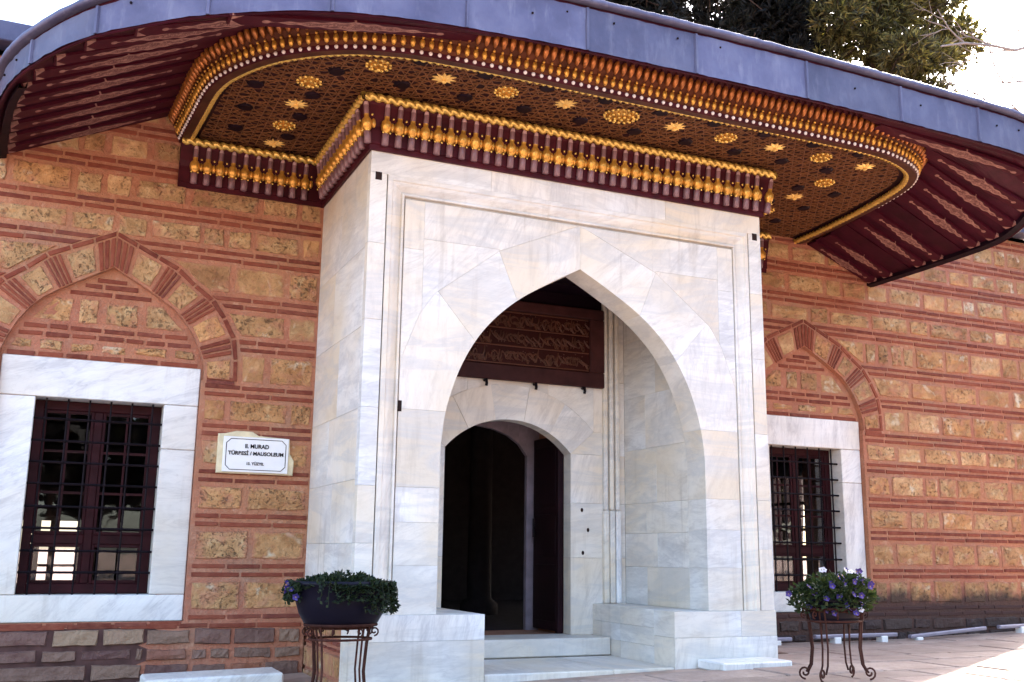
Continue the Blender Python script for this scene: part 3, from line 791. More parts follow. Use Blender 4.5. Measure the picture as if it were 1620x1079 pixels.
# hidden core behind the facing slabs
mb = MB()
CX = 2.0
for s in (-1, 1):
    def X(dx): return CX + s * dx
    a, b = sorted((X(1.345), X(1.945))); mb.box(a, b, .06, D + .03, 0, 3.32)
    pl = [(X(h + .03), z) for h, z in AR if z > .01] + [(X(1.345), 1.35), (X(1.345), 3.32), (X(0), 3.32)]
    for (h0, z0), (h1, z1) in zip(AR, AR[1:]):
        if z0 < 1.36: break
        mb.prism(ccw([(X(h0 + .02), z0 + .03), (X(h1 + .02), z1 + .03), (X(h1 + .02), 3.32), (X(h0 + .02), 3.32)]), .09, .31)
mb.box(.055, 3.945, .06, D + .03, 3.36, PZ - .01)
mb.build("rubble_core", LIME, portal)
for s in (-1, 1):
    def X(dx): return CX + s * dx
    # ring of voussoirs
    cuts_in = [3.02, 2.655, 2.255, 1.634]; ro = [[(0, 3.425), (.1, 3.39), (.80, 3.085)], [(.80, 3.085), (1.36, 2.655)], [(1.36, 2.655), (1.39, 2.63), (1.52, 2.44), (1.665, 2.06), (1.676, 1.95), (1.676, 1.634)]]
    for i in range(3):
        inn = arch_between(cuts_in[i + 1], cuts_in[i])
        pl = [(X(h), z) for h, z in inn] + [(X(h), z) for h, z in ro[i][::-1]]
        mblock(pl, PF - rng.uniform(0, .0015), .33, "voussoir")
    # jamb blocks
    for z0, z1 in ((0, .38), (.38, .72), (.72, 1.0), (1.0, 1.634)):
        pl = [(X(h), z) for h, z in arch_between(z0, z1)] + [(X(1.676), z0), (X(1.676), z1)]
        mblock(pl, PF - rng.uniform(0, .003), .33)
    # spandrels
    for pl in ([(1.676, 1.95), (1.665, 2.06), (1.52, 2.44), (1.50, 2.469), (1.50, 3.0), (1.676, 3.0)], [(1.676, 3.0), (1.50, 3.0), (1.50, 3.43), (1.676, 3.43)],
               [(1.50, 2.469), (1.39, 2.63), (1.36, 2.655), (.80, 3.085), (.80, 3.10), (1.50, 3.10)], [(1.50, 3.10), (.80, 3.10), (.80, 3.085), (.10, 3.39), (0, 3.425), (0, 3.43), (1.50, 3.43)]):
        mblock([(X(a), b) for a, b in pl], PF + rng.uniform(-.0015, .0), .12)
    # border strip: upright slabs
    zc = [0, .55, 1.0, 1.625, 2.35, 3.0, 3.612]
    for z0, z1 in zip(zc, zc[1:]):
        a, b = sorted((X(2.0), X(1.855))); mbox(a, b, 0, .09, z0, z1, "border_slab")
    a, b = sorted((X(2.0), X(.9))); mbox(a, b, .001, .09, 3.612, PZ, "border_slab")
    # corner socket
    b_ = MB(); xx = X(1.93); b_.box(xx - .028, xx + .028, -.002, .02, 3.55, 3.62); b_.build("socket", DARKHOLE, portal)
mbox(1.1, 2.9, .001, .09, 3.612, PZ, "border_slab")
b_ = MB(); b_.box(.322, .35, .03, .05, 1.61, 1.70); b_.build("socket", DARKHOLE, portal)
# stepped moulding round the panel
prof = [(.155, .030), (.155, .004), (.160, 0), (.195, 0), (.205, .012), (.225, .014), (.24, .02), (.27, .040), (.292, .052), (.292, .030), (.297, .024), (.308, .024), (.313, .030), (.313, .07)]
def mitre(pa, pb, side):
    b = MB(); K = len(prof); v = []
    for end in (0, 1):
        for d, y in prof:
            if side == 'top': v.append(((d if end == 0 else 4 - d), y, PZ - .2 + .155 - d + .003))
            else:
                x = d if side == 'left' else 4 - d
                z = [pa, pb][end] if end == 0 else PZ - .2 + .155 - d + .003
                v.append((x, y, z))
    f = [(k, k + 1, K + k + 1, K + k) for k in range(K - 1)]
    if side == 'left': f = [q_[::-1] for q_ in f]
    if side == 'top': f = [q_[::-1] for q_ in f][::1]
    b.add(v, f); return b
for sd_ in ('left', 'right', 'top'):
    mitre(0.0, PZ, sd_).build("moulding", AGED, portal)
b = MB(); b.box(.146, .322, .072, .09, 0, 3.66); b.box(3.678, 3.854, .072, .09, 0, 3.66); b.box(.322, 3.678, .122, .15, 3.43, 3.66); b.build("moulding_backing", AGED, portal)
# side faces
for sx in (0.0, 4.0):
    z0 = 0.0; k = 0
    for z1 in (.55, 1.05, 1.62, 2.3, 2.98, PZ):
        ym = .09 + (.75 if k % 2 else .95) + rng.uniform(-.1, .1)
        a, b = (sx, sx + .05) if sx == 0 else (sx - .05, sx)
        mbox(a, b, .092, ym, z0, z1); mbox(a, b, ym, D - .002, z0, z1); z0 = z1; k += 1
# niche: side walls, ceiling, back wall with door arch
for sx, o_ in ((.70, -.05), (3.30, .05)):
    z0 = 0; k = 0
    for z1 in (.37, .70, 1.0, 1.55, 2.1, 2.7, 3.32):
        a, b = sorted((sx, sx + o_)); ym = .33 + (.55 if k % 2 else .75)
        mbox(a, b, .332, ym, z0, z1); mbox(a, b, ym, 1.5, z0, z1); z0 = z1; k += 1
for k in range(6):
    b = MB(); b.box(.702, 3.298, .334 + k * .195, .334 + (k + 1) * .195 - .006, 3.18 + (k % 2) * .012, 3.36, 0, .004); b.build("ceiling_board", DARKWINE, portal)
NY = 1.5; DC, DH = 1.97, .69; DR = (.31 ** 2 + DH ** 2) / (2 * .31); DZ = 1.81 - DR
def darc(a): return (DC + DR * sin(a), DZ + DR * cos(a))
A0 = math.asin(DH / DR); nv = 5
for i in range(nv):
    a0, a1 = -A0 + 2 * A0 * i / nv, -A0 + 2 * A0 * (i + 1) / nv
    inn = [darc(lerp(a0, a1, t / 4)) for t in range(5)]
    ou = [(DC + (DR + .36) * sin(lerp(a0, a1, t / 4)), DZ + (DR + .36) * cos(lerp(a0, a1, t / 4))) for t in range(4, -1, -1)]
    mblock(inn + ou, NY - .004 * (i % 2), 1.66, "voussoir")
def top_ring(x):
    s_ = (x - DC) / (DR + .36); return DZ + (DR + .36) * sqrt(max(0, 1 - s_ * s_))
xe0, xe1 = DC - (DR + .36) * sin(A0), DC + (DR + .36) * sin(A0)
ze = DZ + (DR + .36) * cos(A0)
for pl in ([(.70, 1.5), (DC - DH, 1.5), (xe0, ze), (.70, ze)], [(DC + DH, 1.5), (3.30, 1.5), (3.30, ze), (xe1, ze)]): mblock(pl, NY, 1.66)
for xa, xb in ((.70, xe0 + .001), (xe0, 1.5), (1.5, 2.4), (2.4, xe1), (xe1 - .001, 3.30)):
    n = 6; low = [(lerp(xa, xb, t / n), top_ring(min(max(lerp(xa, xb, t / n), xe0), xe1))) for t in range(n + 1)]
    mblock(low + [(xb, 2.28), (xa, 2.28)], NY, 1.66)
for z0, z1 in ((-.3, .45), (.45, 1.0), (1.0, 1.5)):
    mbox(.70, DC - DH, NY, 1.66, z0, z1, "jamb_block"); mbox(DC + DH, 3.30, NY, 1.66, z0, z1, "jamb_block")
b = MB(); b.box(.70, 3.04, NY + .005, 1.66, 2.285, 3.32); b.build("panel_backing", DARKWINE, portal); mbox(3.04, 3.30, NY + .002, 1.66, 2.282, 3.32)
for k, (px, pz) in enumerate(((2.79, .93), (2.86, .73), (2.80, .5))):     # old fixing holes in the jamb
    b = MB(); b.ball((px, NY, pz), (.016, .006, .022), 8, 5); b.build("fixing_hole", DARKHOLE, portal)
# corner shafts of the niche
for x in (3.055, 3.125, 3.195):
    for z0, z1, r in ((.0, .93, .030), (.935, 3.3, .024)):
        b = MB(); b.box(x - r, x + r, NY - .05 - (.008 if z0 == 0 else 0), NY + .01, z0, z1, 0, .012); b.build("corner_shaft", AGED, portal)
# benches, step and landing
mbox(2.91, 3.62, -.006, .34, -.225, 0, "bench_block"); mbox(3.62, 4.015, -.006, .34, -.225, 0, "bench_block")
mbox(2.91, 4.017, -.008, .34, -.60, -.225, "bench_block")
for y0, y1 in ((.34, .95), (.95, 1.5)):
    mbox(2.91, 3.42, y0, y1, -.16, 0, "bench_block"); mbox(2.91, 3.42, y0, y1, -.32, -.16, "bench_block"); mbox(2.912, 3.42, y0, y1, -.60, -.32, "bench_block")
mbox(-.018, 1.104, -.008, .24, -.66, -.2, "bench_block"); mbox(-.016, 1.104, -.006, .24, -.2, 0, "bench_block")
mbox(.60, 1.104, .24, .9, -.6, 0, "bench_block"); mbox(.60, 1.104, .9, 1.5, -.6, 0, "bench_block")
mb = MB(); mb.box(.045, .59, .24, D, -.8, -.003); mb.build("pier_footing", MORTAR, portal); mb = MB(); mb.box(3.43, 3.98, .35, D, -.8, -.003); mb.build("pier_footing", MORTAR, portal)
rubble_mp = lambda x, y, z: (.04 + (y - D), 1.66 + x, z)
zrow = -.005
for h in (.06, .16, .06, .05, .2, .15):
    x = -1.42
    while x < -.02:
        w_ = rng.uniform(.16, .4); a, b = x + .012, min(x + w_ - .012, -.01)
        if b - a > .04:
            P = [(a, zrow - h + .012), (b, zrow - h + .012), (b, zrow - .01), (a, zrow - .01)]
            o = quad_block(P, D - .02, .03, .01, .006, (3, 2), rubble_mp).build("base_stone" if h > .1 else "base_brick", STONE if h > .1 else BRICK, portal)
        x += w_
    zrow -= h
mbox(1.106, 2.908, 1.12, 1.68, -.47, -.30, "door_step", .012)
mbox(1.106, 2.30, .0, 1.12, -.62, -.47, "landing_slab", .01); mbox(2.30, 2.908, .0, 1.12, -.62, -.47, "landing_slab", .01)
# door: dark leaf swung inwards, frame, iron latch
b = MB(); b.box(2.60, 2.66, 1.665, 1.73, -.3, 1.56, 0, .006); b.build("door_frame", DOORW, portal)
b = MB(); b.box(1.28, 1.34, 1.665, 1.73, -.3, 1.56, 0, .006); b.build("door_frame", DOORW, portal)
def leaf(x0, x1):
    b = MB(); b.box(x0, x1, 1.74, 2.38, -.29, 1.72, 0, .006)
    for z0, z1 in ((-.2, .38), (.46, .9), (.98, 1.62)):
        xf = x0 if x0 > 2 else x1; d = -.012 if x0 > 2 else .012
        a, bb = sorted((xf, xf + d)); b.box(a, bb, 1.82, 2.3, z0, z1, 0, .005)
    o = b.build("door_leaf", DOORW, portal)
    b = MB(); xf = x0 - .03 if x0 > 2 else x1 + .03; b.tube([(xf, 2.31, .66), (xf, 2.31, .86)], .012, 6); b.ball((xf + (.02 if x0 > 2 else -.02), 2.31, .76), .022, 6, 4); b.build("handle", IRON, o)
leaf(2.655, 2.70); leaf(1.30, 1.345)

# ------------------------------------------------------------------ wooden canopy
canopy = empty("eave_canopy", (2.0, D, 4.3))
tag(canopy, "broad lead-edged wooden eave with a gilded star ceiling and wine red wings over the portal", "canopy")
# frieze of little balusters round the head of the portal
FPATH = [(-1.39, D), (0.0, D), (0.0, 0.0), (4.0, 0.0), (4.0, D), (5.35, D)]
fp = [(.004, 3.80), (.028, 3.80), (.03, 3.845), (.045, 3.85), (.05, 4.0), (.075, 4.05), (.095, 4.17), (.11, 4.19), (.11, 4.25), (.004, 4.25)]
mb = MB(); sweep(mb, FPATH, fp); frieze = mb.build("frieze", CORNICEW, canopy)
mb = MB(); prof_b = [(.022, 0), (.031, .006), (.031, .095), (.022, .105), (.040, .13), (.049, .162), (.042, .198), (.022, .222), (.0235, .25), (.0225, .325), (.017, .352), (.005, .362)]
mb.lathe(prof_b, 8, (0, 0, 0), [0, 0, 0, 1, 1, 1, 1, 1, 2, 4, 4])
for sx in (-.03, .03): mb.ball((sx, -.03, .105), .010, 6, 4, 3)
mb.ball((.0578, .012, .165), (.022, .02, .042), 6, 5, 1); mb.ball((.0578, -.004, .235), .011, 6, 4, 3)
bal_mesh = mb.mesh("baluster", [PEG, GOLD, PEG, PALEGOLD, mat_simple("pale_mauve_tip", (.50, .33, .34), .3, amt=.1, bump=0)], True)
def run(p0, p1, pitch, fn, m0=.05, m1=.05):
    d = Vector((p1[0] - p0[0], p1[1] - p0[1])); L = d.length; d.normalize(); n = max(1, int((L - m0 - m1) / pitch))
    nr = Vector((d.y, -d.x)); off = m0 + ((L - m0 - m1) - (n - 1) * pitch) / 2
    for i in range(n):
        p = Vector(p0) + d * (off + i * pitch); fn(p, nr, atan2(d.y, d.x))
def put_bal(p, nr, ang):
    c = p + nr * .058; o = inst("baluster", bal_mesh, (c.x, c.y, 3.835), frieze, rot=(radians(9) * cos(ang) * 1.0, 0, ang))
    o.rotation_euler = (Matrix.Rotation(ang, 3, 'Z') @ Matrix.Rotation(radians(9), 3, 'X')).to_euler()
for a, b, m0, m1 in ((0, 1, .02, .10), (1, 2, .10, .02), (2, 3, .015, .015), (3, 4, 0, .1), (4, 5, .1, .02)): run(FPATH[a], FPATH[b], .1155, put_bal, m0, m1)
for (cx_, cy_, an) in ((0, 0, -45), (4, 0, 45)):
    d = Vector((sin(radians(an)), -cos(radians(an)))) * .075
    inst("baluster", bal_mesh, (cx_ + d.x, cy_ + d.y, 3.835), frieze, rot=(Matrix.Rotation(radians(an), 3, 'Z') @ Matrix.Rotation(radians(9), 3, 'X')).to_euler())
def rope(path3, r, twist, lobes=3, n=12, step=.012):
    pts = [Vector(p) for p in path3]; L = [0]
    for a, b in zip(pts, pts[1:]): L.append(L[-1] + (b - a).length)
    N = int(L[-1] / step); v = []; f = []; j = 0
    for k in range(N + 1):
        s = L[-1] * k / N
        while j < len(L) - 2 and L[j + 1] < s: j += 1
        t = (s - L[j]) / max(1e-6, L[j + 1] - L[j]); p = pts[j].lerp(pts[j + 1], t)
        ta = (pts[min(j + 2, len(pts) - 1)] - pts[j]) if t > .5 else (pts[j + 1] - pts[max(j - 1, 0)]) 
        ta = pts[j + 1] - pts[j]; ta.normalize(); u = Vector((0, 0, 1)); q_ = ta.cross(u).normalized(); u = q_.cross(ta)
        for m_ in range(n):
            an = 2 * pi * m_ / n; rr = r * (.36 + .70 * abs(cos(lobes / 2 * (an + s * twist))) ** .7)
            v.append(p + (q_ * cos(an) + u * sin(an)) * rr)
    for k in range(N):
        for m_ in range(n): f.append((k * n + m_, k * n + (m_ + 1) % n, (k + 1) * n + (m_ + 1) % n, (k + 1) * n + m_))
    b = MB(); b.add(v, f); return b
NR = path_normals(FPATH)
RP = [(p[0] + NR[i].x * .115, p[1] + NR[i].y * .115, 4.225) for i, p in enumerate(FPATH)]
for a, b in zip(RP, RP[1:]): rope([a, b], .040, 39, 2).build("rope_moulding", PALEGOLD, frieze, True)

# star ceiling with its gilded cornice
PL = [(-1.40, D), (-1.36, 1.0), (-1.31, .35), (-1.18, -.06), (-.91, -.47), (-.51, -.78), (-.1, -.93), (.3, -.98), (1, -1.0), (2, -1.0), (3, -1.0), (4.43, -1.0), (4.94, -.93), (5.34, -.75), (5.56, -.5), (5.68, -.2), (5.80, .4), (5.88, 1.1), (5.90, D)]
CP = smooth_path(PL, .072); CN = path_normals(CP)
cprof = [(-.075, 4.305), (-.072, 4.238), (-.066, 4.233), (0, 4.235), (.012, 4.245), (.014, 4.275), (.035, 4.30), (.045, 4.36), (.075, 4.40), (.10, 4.47), (.13, 4.50), (.14, 4.60), (-.02, 4.62)]
mb = MB(); sweep(mb, CP, cprof, mats=[1, 1, 1, 0, 0, 2, 2, 2, 2, 0, 0, 0]); cornice = mb.build("cornice", [CORNICEW, mat_simple("brown_gold_band", (.07, .024, .014), .45, metal=.2, amt=.35), mat_simple('brown_petal_ground', (.085, .024, .010), .45, metal=.2, amt=.35)], canopy)
mb = MB(); mb.ball((0, 0, 0), .0165, 8, 5); pearl_m = mb.mesh("pearl", PEARL, True)
mb = MB(); mb.ball((0, 0, 0), .0125, 6, 5); bead_m = mb.mesh("bead", GOLD, True)
mb = MB(); mb.lathe([(.004, -.055), (.015, -.042), (.025, -.008), (.024, .03), (.012, .060), (.003, .068)], 8); petal_m = mb.mesh("petal", GOLDRED, True)
mb = MB(); mb.lathe([(.004, -.034), (.015, -.025), (.023, 0), (.015, .03), (.003, .036)], 8); petal2_m = mb.mesh("short_petal", GOLD, True)  # shorter petal, in the row under the beads
mb = MB(); mb.lathe([(.013, -.03), (.013, .02), (.010, .028), (.003, .032)], 8, mats=[0, 1, 1]); peg_m = mb.mesh("peg", [CORNICEW, PEARL], True)
for i in range(1, len(CP) - 1):
    p, n = CP[i], CN[i]
    if p[0] > 4.9 and p[1] > .25: continue            # that side turns away behind the rim
    ang = atan2(-n.x, n.y) + pi
    def at_(o, z): return (p[0] + n.x * o, p[1] + n.y * o, z)
    def tilt(d): return (Matrix.Rotation(ang, 3, 'Z') @ Matrix.Rotation(radians(d), 3, 'X')).to_euler()
    inst("pearl", pearl_m, at_(.016, 4.257), cornice)
    inst("short_petal", petal2_m, at_(.036, 4.318), cornice, tilt(14))
    inst("bead", bead_m, at_(.062, 4.357), cornice)
    inst("petal", petal_m, at_(.098, 4.428), cornice, tilt(28))
    inst("peg", peg_m, at_(.135, 4.502), cornice, tilt(10))
# rope on the inner side of the rim
RI = [(p[0] - n.x * .082, p[1] - n.y * .082, 4.262) for p, n in zip(CP, CN)]
rope(RI, .034, 52, 2, 10, .012).build("rope_moulding", PALEGOLD, cornice, True)
# ceiling board
CI = [(p[0] - n.x * .06, p[1] - n.y * .06) for p, n in zip(CP, CN)]
mb = MB(); n = len(CI)
mb.add([(x, y, 4.30) for x, y in CI] + [(x, y, 4.34) for x, y in CI], [tuple(range(n)), tuple(range(2 * n - 1, n - 1, -1))] + [(i + 1, i, n + i, n + i + 1) for i in range(n - 1)])
ceil = mb.build("star_ceiling", SOFFIT, canopy)
def clip_line(px, py, dx, dy, poly):
    ts = []
    for i in range(len(poly)):
        (x0, y0), (x1, y1) = poly[i], poly[(i + 1) % len(poly)]
        ex, ey = x1 - x0, y1 - y0; den = dx * ey - dy * ex
        if abs(den) < 1e-9: continue
        t = ((x0 - px) * ey - (y0 - py) * ex) / den; u = ((x0 - px) * dy - (y0 - py) * dx) / den
        if 0 <= u < 1: ts.append(t)
    ts.sort(); return ts
CI2 = [(p[0] - n.x * .16, p[1] - n.y * .16) for p, n in zip(CP, CN)]
# interlaced lattice of thin gilded laths in five directions
lat = MB()
for k in range(5):
    an = radians(90 + 36 * k); dx, dy = cos(an), sin(an); nx, ny = -dy, dx
    for i in range(-60, 61):
        for sgn in (-.035, .035):
            o_ = i * .168 + sgn; px, py = 2.1 + nx * o_, -.55 + ny * o_
            ts = clip_line(px, py, dx, dy, CI2)
            for a, b in zip(ts[::2], ts[1::2]):
                # laths break between rosettes so that they read as short interlaced pieces
                L = b - a
                if L < .05: continue
                hw_ = .0032; A = (px + dx * a, py + dy * a); B = (px + dx * b, py + dy * b); z0, z1 = 4.291 + .0008 * k, 4.3005
                lat.add([(A[0] + nx * hw_, A[1] + ny * hw_, z0), (A[0] - nx * hw_, A[1] - ny * hw_, z0), (B[0] - nx * hw_, B[1] - ny * hw_, z0), (B[0] + nx * hw_, B[1] + ny * hw_, z0),
                         (A[0] + nx * hw_, A[1] + ny * hw_, z1), (A[0] - nx * hw_, A[1] - ny * hw_, z1), (B[0] - nx * hw_, B[1] - ny * hw_, z1), (B[0] + nx * hw_, B[1] + ny * hw_, z1)],
                        [(0, 3, 2, 1), (0, 1, 5, 4), (2, 3, 7, 6), (1, 2, 6, 5), (3, 0, 4, 7)])
o = lat.build("gold_lattice", LATTICE, ceil); o["kind"] = "stuff"
def star_mesh():
    b = MB(); n = 10
    v = [(0, 0, -.026)]
    for k in range(2 * n):
        r = .105 if k % 2 == 0 else .055; an = pi * k / n; v.append((r * cos(an), r * sin(an), -.006))
    for k in range(2 * n):
        r = .105 if k % 2 == 0 else .055; an = pi * k / n; v.append((r * cos(an), r * sin(an), .008))
    m_ = 2 * n
    b.add(v, [(0, 1 + (k + 1) % m_, 1 + k) for k in range(m_)] + [(1 + k, 1 + (k + 1) % m_, 1 + m_ + (k + 1) % m_, 1 + m_ + k) for k in range(m_)])
    b.ball((0, 0, -.03), (.022, .022, .018), 8, 5); return b
def rosette(rx, ry, rings):
    b = MB()
    for fr, cnt, h in rings:
        for k in range(cnt):
            an = 2 * pi * (k + .5 * (cnt % 2)) / cnt; b.ball((rx * fr * cos(an), ry * fr * sin(an), -h), (.016, .016, .014), 6, 4)
    b.ball((0, 0, -.045), (.02, .02, .016), 6, 4)
    n = 16; v = [(rx * 1.0 * cos(2 * pi * k / n), ry * 1.0 * sin(2 * pi * k / n), .004) for k in range(n)] + [(rx * .5 * cos(2 * pi * k / n), ry * .5 * sin(2 * pi * k / n), -.022) for k in range(n)]
    b.add(v, [(k, n + k, n + (k + 1) % n, (k + 1) % n) for k in range(n)] + [tuple(range(n, 2 * n))[::-1]], 1); return b
star_m = star_mesh().mesh("gilded_star", mat_gold('bright_star', (.90, .58, .17), .35, .25, .1)); ros_m = rosette(.095, .095, [(1, 12, .008), (.62, 8, .026)]).mesh("pierced_rosette", [PALEGOLD, GOLD], True)
oval_m = rosette(.155, .13, [(1, 20, .008), (.74, 14, .03), (.42, 8, .045)]).mesh("oval_rosette", [PALEGOLD, GOLD], True)
mb = MB(); n = 8; v = [(.075 * cos(2 * pi * k / n), .075 * sin(2 * pi * k / n), .0) for k in range(n)] + [(.06 * cos(2 * pi * k / n), .06 * sin(2 * pi * k / n), -.014) for k in range(n)]
mb.add(v, [(k, n + k, n + (k + 1) % n, (k + 1) % n) for k in range(n)] + [tuple(range(n, 2 * n))[::-1]]); dark_m = mb.mesh("dark_boss", DARKWINE)
SX = [2.1 + .557 * k for k in range(-5, 6)]
for k, x in enumerate(SX):
    j = k - 5
    if j == 0: inst("oval_rosette", oval_m, (x, -.56, 4.298), ceil)
    else: inst("gilded_star" if j % 2 else "pierced_rosette", star_m if j % 2 else ros_m, (x, -.56 + .012 * max(0, abs(j) - 4), 4.298), ceil)
for x in (SX[0] + .12, SX[-1] - .06):
    for i, yy in enumerate((-.03, .45, .95, 1.42)): inst("pierced_rosette" if i % 2 == 0 else "gilded_star", ros_m if i % 2 == 0 else star_m, (x, yy, 4.298), ceil)
for k in range(10):
    x = 2.1 + .557 * (k - 4.5)
    inst("dark_boss", dark_m, (x, -.78, 4.294), ceil); inst("dark_boss", dark_m, (x, -.31, 4.294), ceil)
for x0 in (-.72, 4.92):
    for yy in (.21, .70, 1.2):
        for dx in (-.24, .24): inst("dark_boss", dark_m, (x0 + dx, yy, 4.294), ceil)
# fascia line: x, y, bottom z, height
FP = [(-2.95, D, 3.84, .20), (-2.90, .9, 3.845, .20), (-2.83, .35, 3.86, .20), (-2.70, -.1, 3.88, .20), (-2.49, -.47, 3.92, .21), (-2.245, -.76, 3.965, .225), (-1.95, -.95, 4.02, .25), (-1.52, -1.15, 4.10, .29), (-.83, -1.33, 4.205, .34), (-.15, -1.345, 4.30, .37), (.7, -1.34, 4.36, .39), (1.77, -1.345, 4.39, .38), (3.45, -1.36, 4.40, .37), (4.75, -1.36, 4.39, .36), (6.15, -1.36, 4.34, .36), (6.55, -1.25, 4.22, .34), (6.82, -.95, 4.05, .3), (6.96, -.45, 3.88, .25), (7.0, .3, 3.845, .2), (7.02, D, 3.84, .2)]
FS = smooth_path(FP, .06)
FN = path_normals(FS)
def f_index_x(x):       # front part only
    return min((i for i in range(len(FS)) if FS[i][1] < -.3 or abs(FS[i][0] - x) < .3), key=lambda i: abs(FS[i][0] - x) + (0 if FS[i][1] < 0 else 5))
seam_i = [0, 9, 17, 27]
seam_i = sorted(set([0] + [f_index_x(x) for x in (-2.60, -2.23, -1.50, -.69, .32, 1.313, 2.383, 3.469, 4.553, 5.548, 6.5)] + [len(FS) - 1]))
mb = MB()
zs_ = None
# dark timber backing of the fascia and its lower lip
N_ = FN; v = []; 
for i, p in enumerate(FS):
    for o_, z in ((-.002, p[2] - .012), (-.002, p[2] + p[3]), (-.03, p[2] + p[3]), (-.034, p[2] + .1), (-.034, p[2] - .006), (-.012, p[2] - .018)): v.append((p[0] + N_[i].x * o_, p[1] + N_[i].y * o_, z))
K = 6; f = []
for i in range(len(FS) - 1):
    for k in range(K):
        a = i * K + k; b = i * K + (k + 1) % K; f.append((b, a, a + K, b + K))
mb.add(v, f); fascia = mb.build("fascia", WINE, canopy)
for a, b in zip(seam_i, seam_i[1:]):
    v = []; f = []; c = 0; rows = 5
    for i in range(a, b + 1):
        p = FS[i]; n = FN[i]
        for r in range(rows):
            t = r / (rows - 1); o_ = .010 + rng.uniform(-.006, .006) * (0 if i in (a, b) else 1)
            v.append((p[0] + n.x * o_, p[1] + n.y * o_, p[2] - .004 + t * (p[3] - .022)))
    m_ = b - a + 1
    for i in range(m_ - 1):
        for r in range(rows - 1):
            k = i * rows + r; f.append((k, k + rows, k + rows + 1, k + 1))
    mbs = MB(); mbs.add(v, f)
    for i in range(a + 4, b - 2, 5):                                                     # lead tack heads
        p, n = FS[i], FN[i]
        if rng.random() < .7: mbs.ball((p[0] + n.x * .014, p[1] + n.y * .014, p[2] + p[3] * rng.uniform(.55, .75)), .010, 6, 4, 1)
    o = mbs.build("lead_sheet", [LEAD, IRON], fascia, True)
    if a > 0:
        p, n = FS[a], FN[a]; q_ = MB(); tx, ty = -n.y, n.x
        w_ = .016
        q_.add([(p[0] + tx * w_ * s1 + n.x * o1, p[1] + ty * w_ * s1 + n.y * o1, p[2] - .006 + z1 * (p[3] - .02)) for z1 in (0, 1) for s1, o1 in ((-1, .010), (-.6, .026), (.6, .026), (1, .010))], [(0, 4, 5, 1), (1, 5, 6, 2), (2, 6, 7, 3)])
        q_.build("lead_seam", LEAD, fascia)
mb = MB(); v = []
for i, p in enumerate(FS):         # overhanging lead lip
    n = FN[i]; w_ = rng.uniform(-.004, .004)
    for o_, z in ((-.03, .008), (.045, .002), (.06, .014 + w_), (.06, .042 + w_), (.045, .054 + w_), (-.06, .062)): v.append((p[0] + n.x * o_, p[1] + n.y * o_, p[2] + p[3] + z))
K = 6; f = [(i * K + k, (i + 1) * K + k, (i + 1) * K + k + 1, i * K + k + 1) for i in range(len(FS) - 1) for k in range(K - 1)]
mb.add(v, f); mb.build("lead_lip", LEAD, canopy, True)
mb = MB(); v = []; rows = 6
for i, p in enumerate(FS):
    n = FN[i]; e = (p[0] - n.x * .05, p[1] - n.y * .05, p[2] + p[3] + .058); cx = min(max(p[0], -2.4), 6.5)
    t_end = (min(max(p[0], -1.0), 5.2), D + .02, 4.95 + .25 * interp([(-3, 0), (.5, 1), (4, 1), (7, 0)], p[0]))
    for r in range(rows):
        t = r / (rows - 1); v.append(tuple(lerp(e[k], t_end[k], t) for k in range(3)))
f = [(i * rows + r, (i + 1) * rows + r, (i + 1) * rows + r + 1, i * rows + r + 1) for i in range(len(FS) - 1) for r in range(rows - 1)]
mb.add(v, f); mb.build("lead_roof", LEAD, canopy, True)
# wings: boards ruled along x between the cornice and the eave, battens below them
def row_pts(path, y, left):
    best = None
    for a, b in zip(path, path[1:]):
        if (a[1] - y) * (b[1] - y) <= 0 and a[1] != b[1]:
            t = (y - a[1]) / (b[1] - a[1]); q_ = tuple(lerp(a[d], b[d], t) for d in range(len(a)))
            if (left and q_[0] < 2) or (not left and q_[0] > 2):
                if best is None: best = q_
    return best
CTOP = [(p[0] + n.x * .10, p[1] + n.y * .10) for p, n in zip(CP, CN)]
FIN = [(p[0] - n.x * .03, p[1] - n.y * .03, p[2]) for p, n in zip(FS, FN)]
FRONT = sorted((p[0], p[2]) for p in FIN if p[1] < -1.0)
def wing_z(x, y, z):
    k = min(1, max(0, (-.98 - y) / .25)); return lerp(z, interp(FRONT, x) + .004, k)
def wing_ends(y, left):
    c = row_pts(CTOP, max(y, -1.085), left); o = row_pts(FIN, max(y, -1.30), left)
    if c is None and y > 1: c = (CTOP[0][0], y) if left else (CTOP[-1][0], y)
    if c is None: c = (0.4, y) if left else (4.6, y)
    if o is None: o = FIN[0] if left else FIN[-1]
    if y < -1.05: c = (lerp(c[0], .6 if left else 4.2, min(1, (-1.05 - y) / .2)), y)
    if left: zi = 4.50
    else: zi = interp([(-1.2, 4.47), (-.6, 4.43), (0, 4.33), (1.66, 4.24)], y)
    return (c[0], y, zi), (o[0], y, o[2])
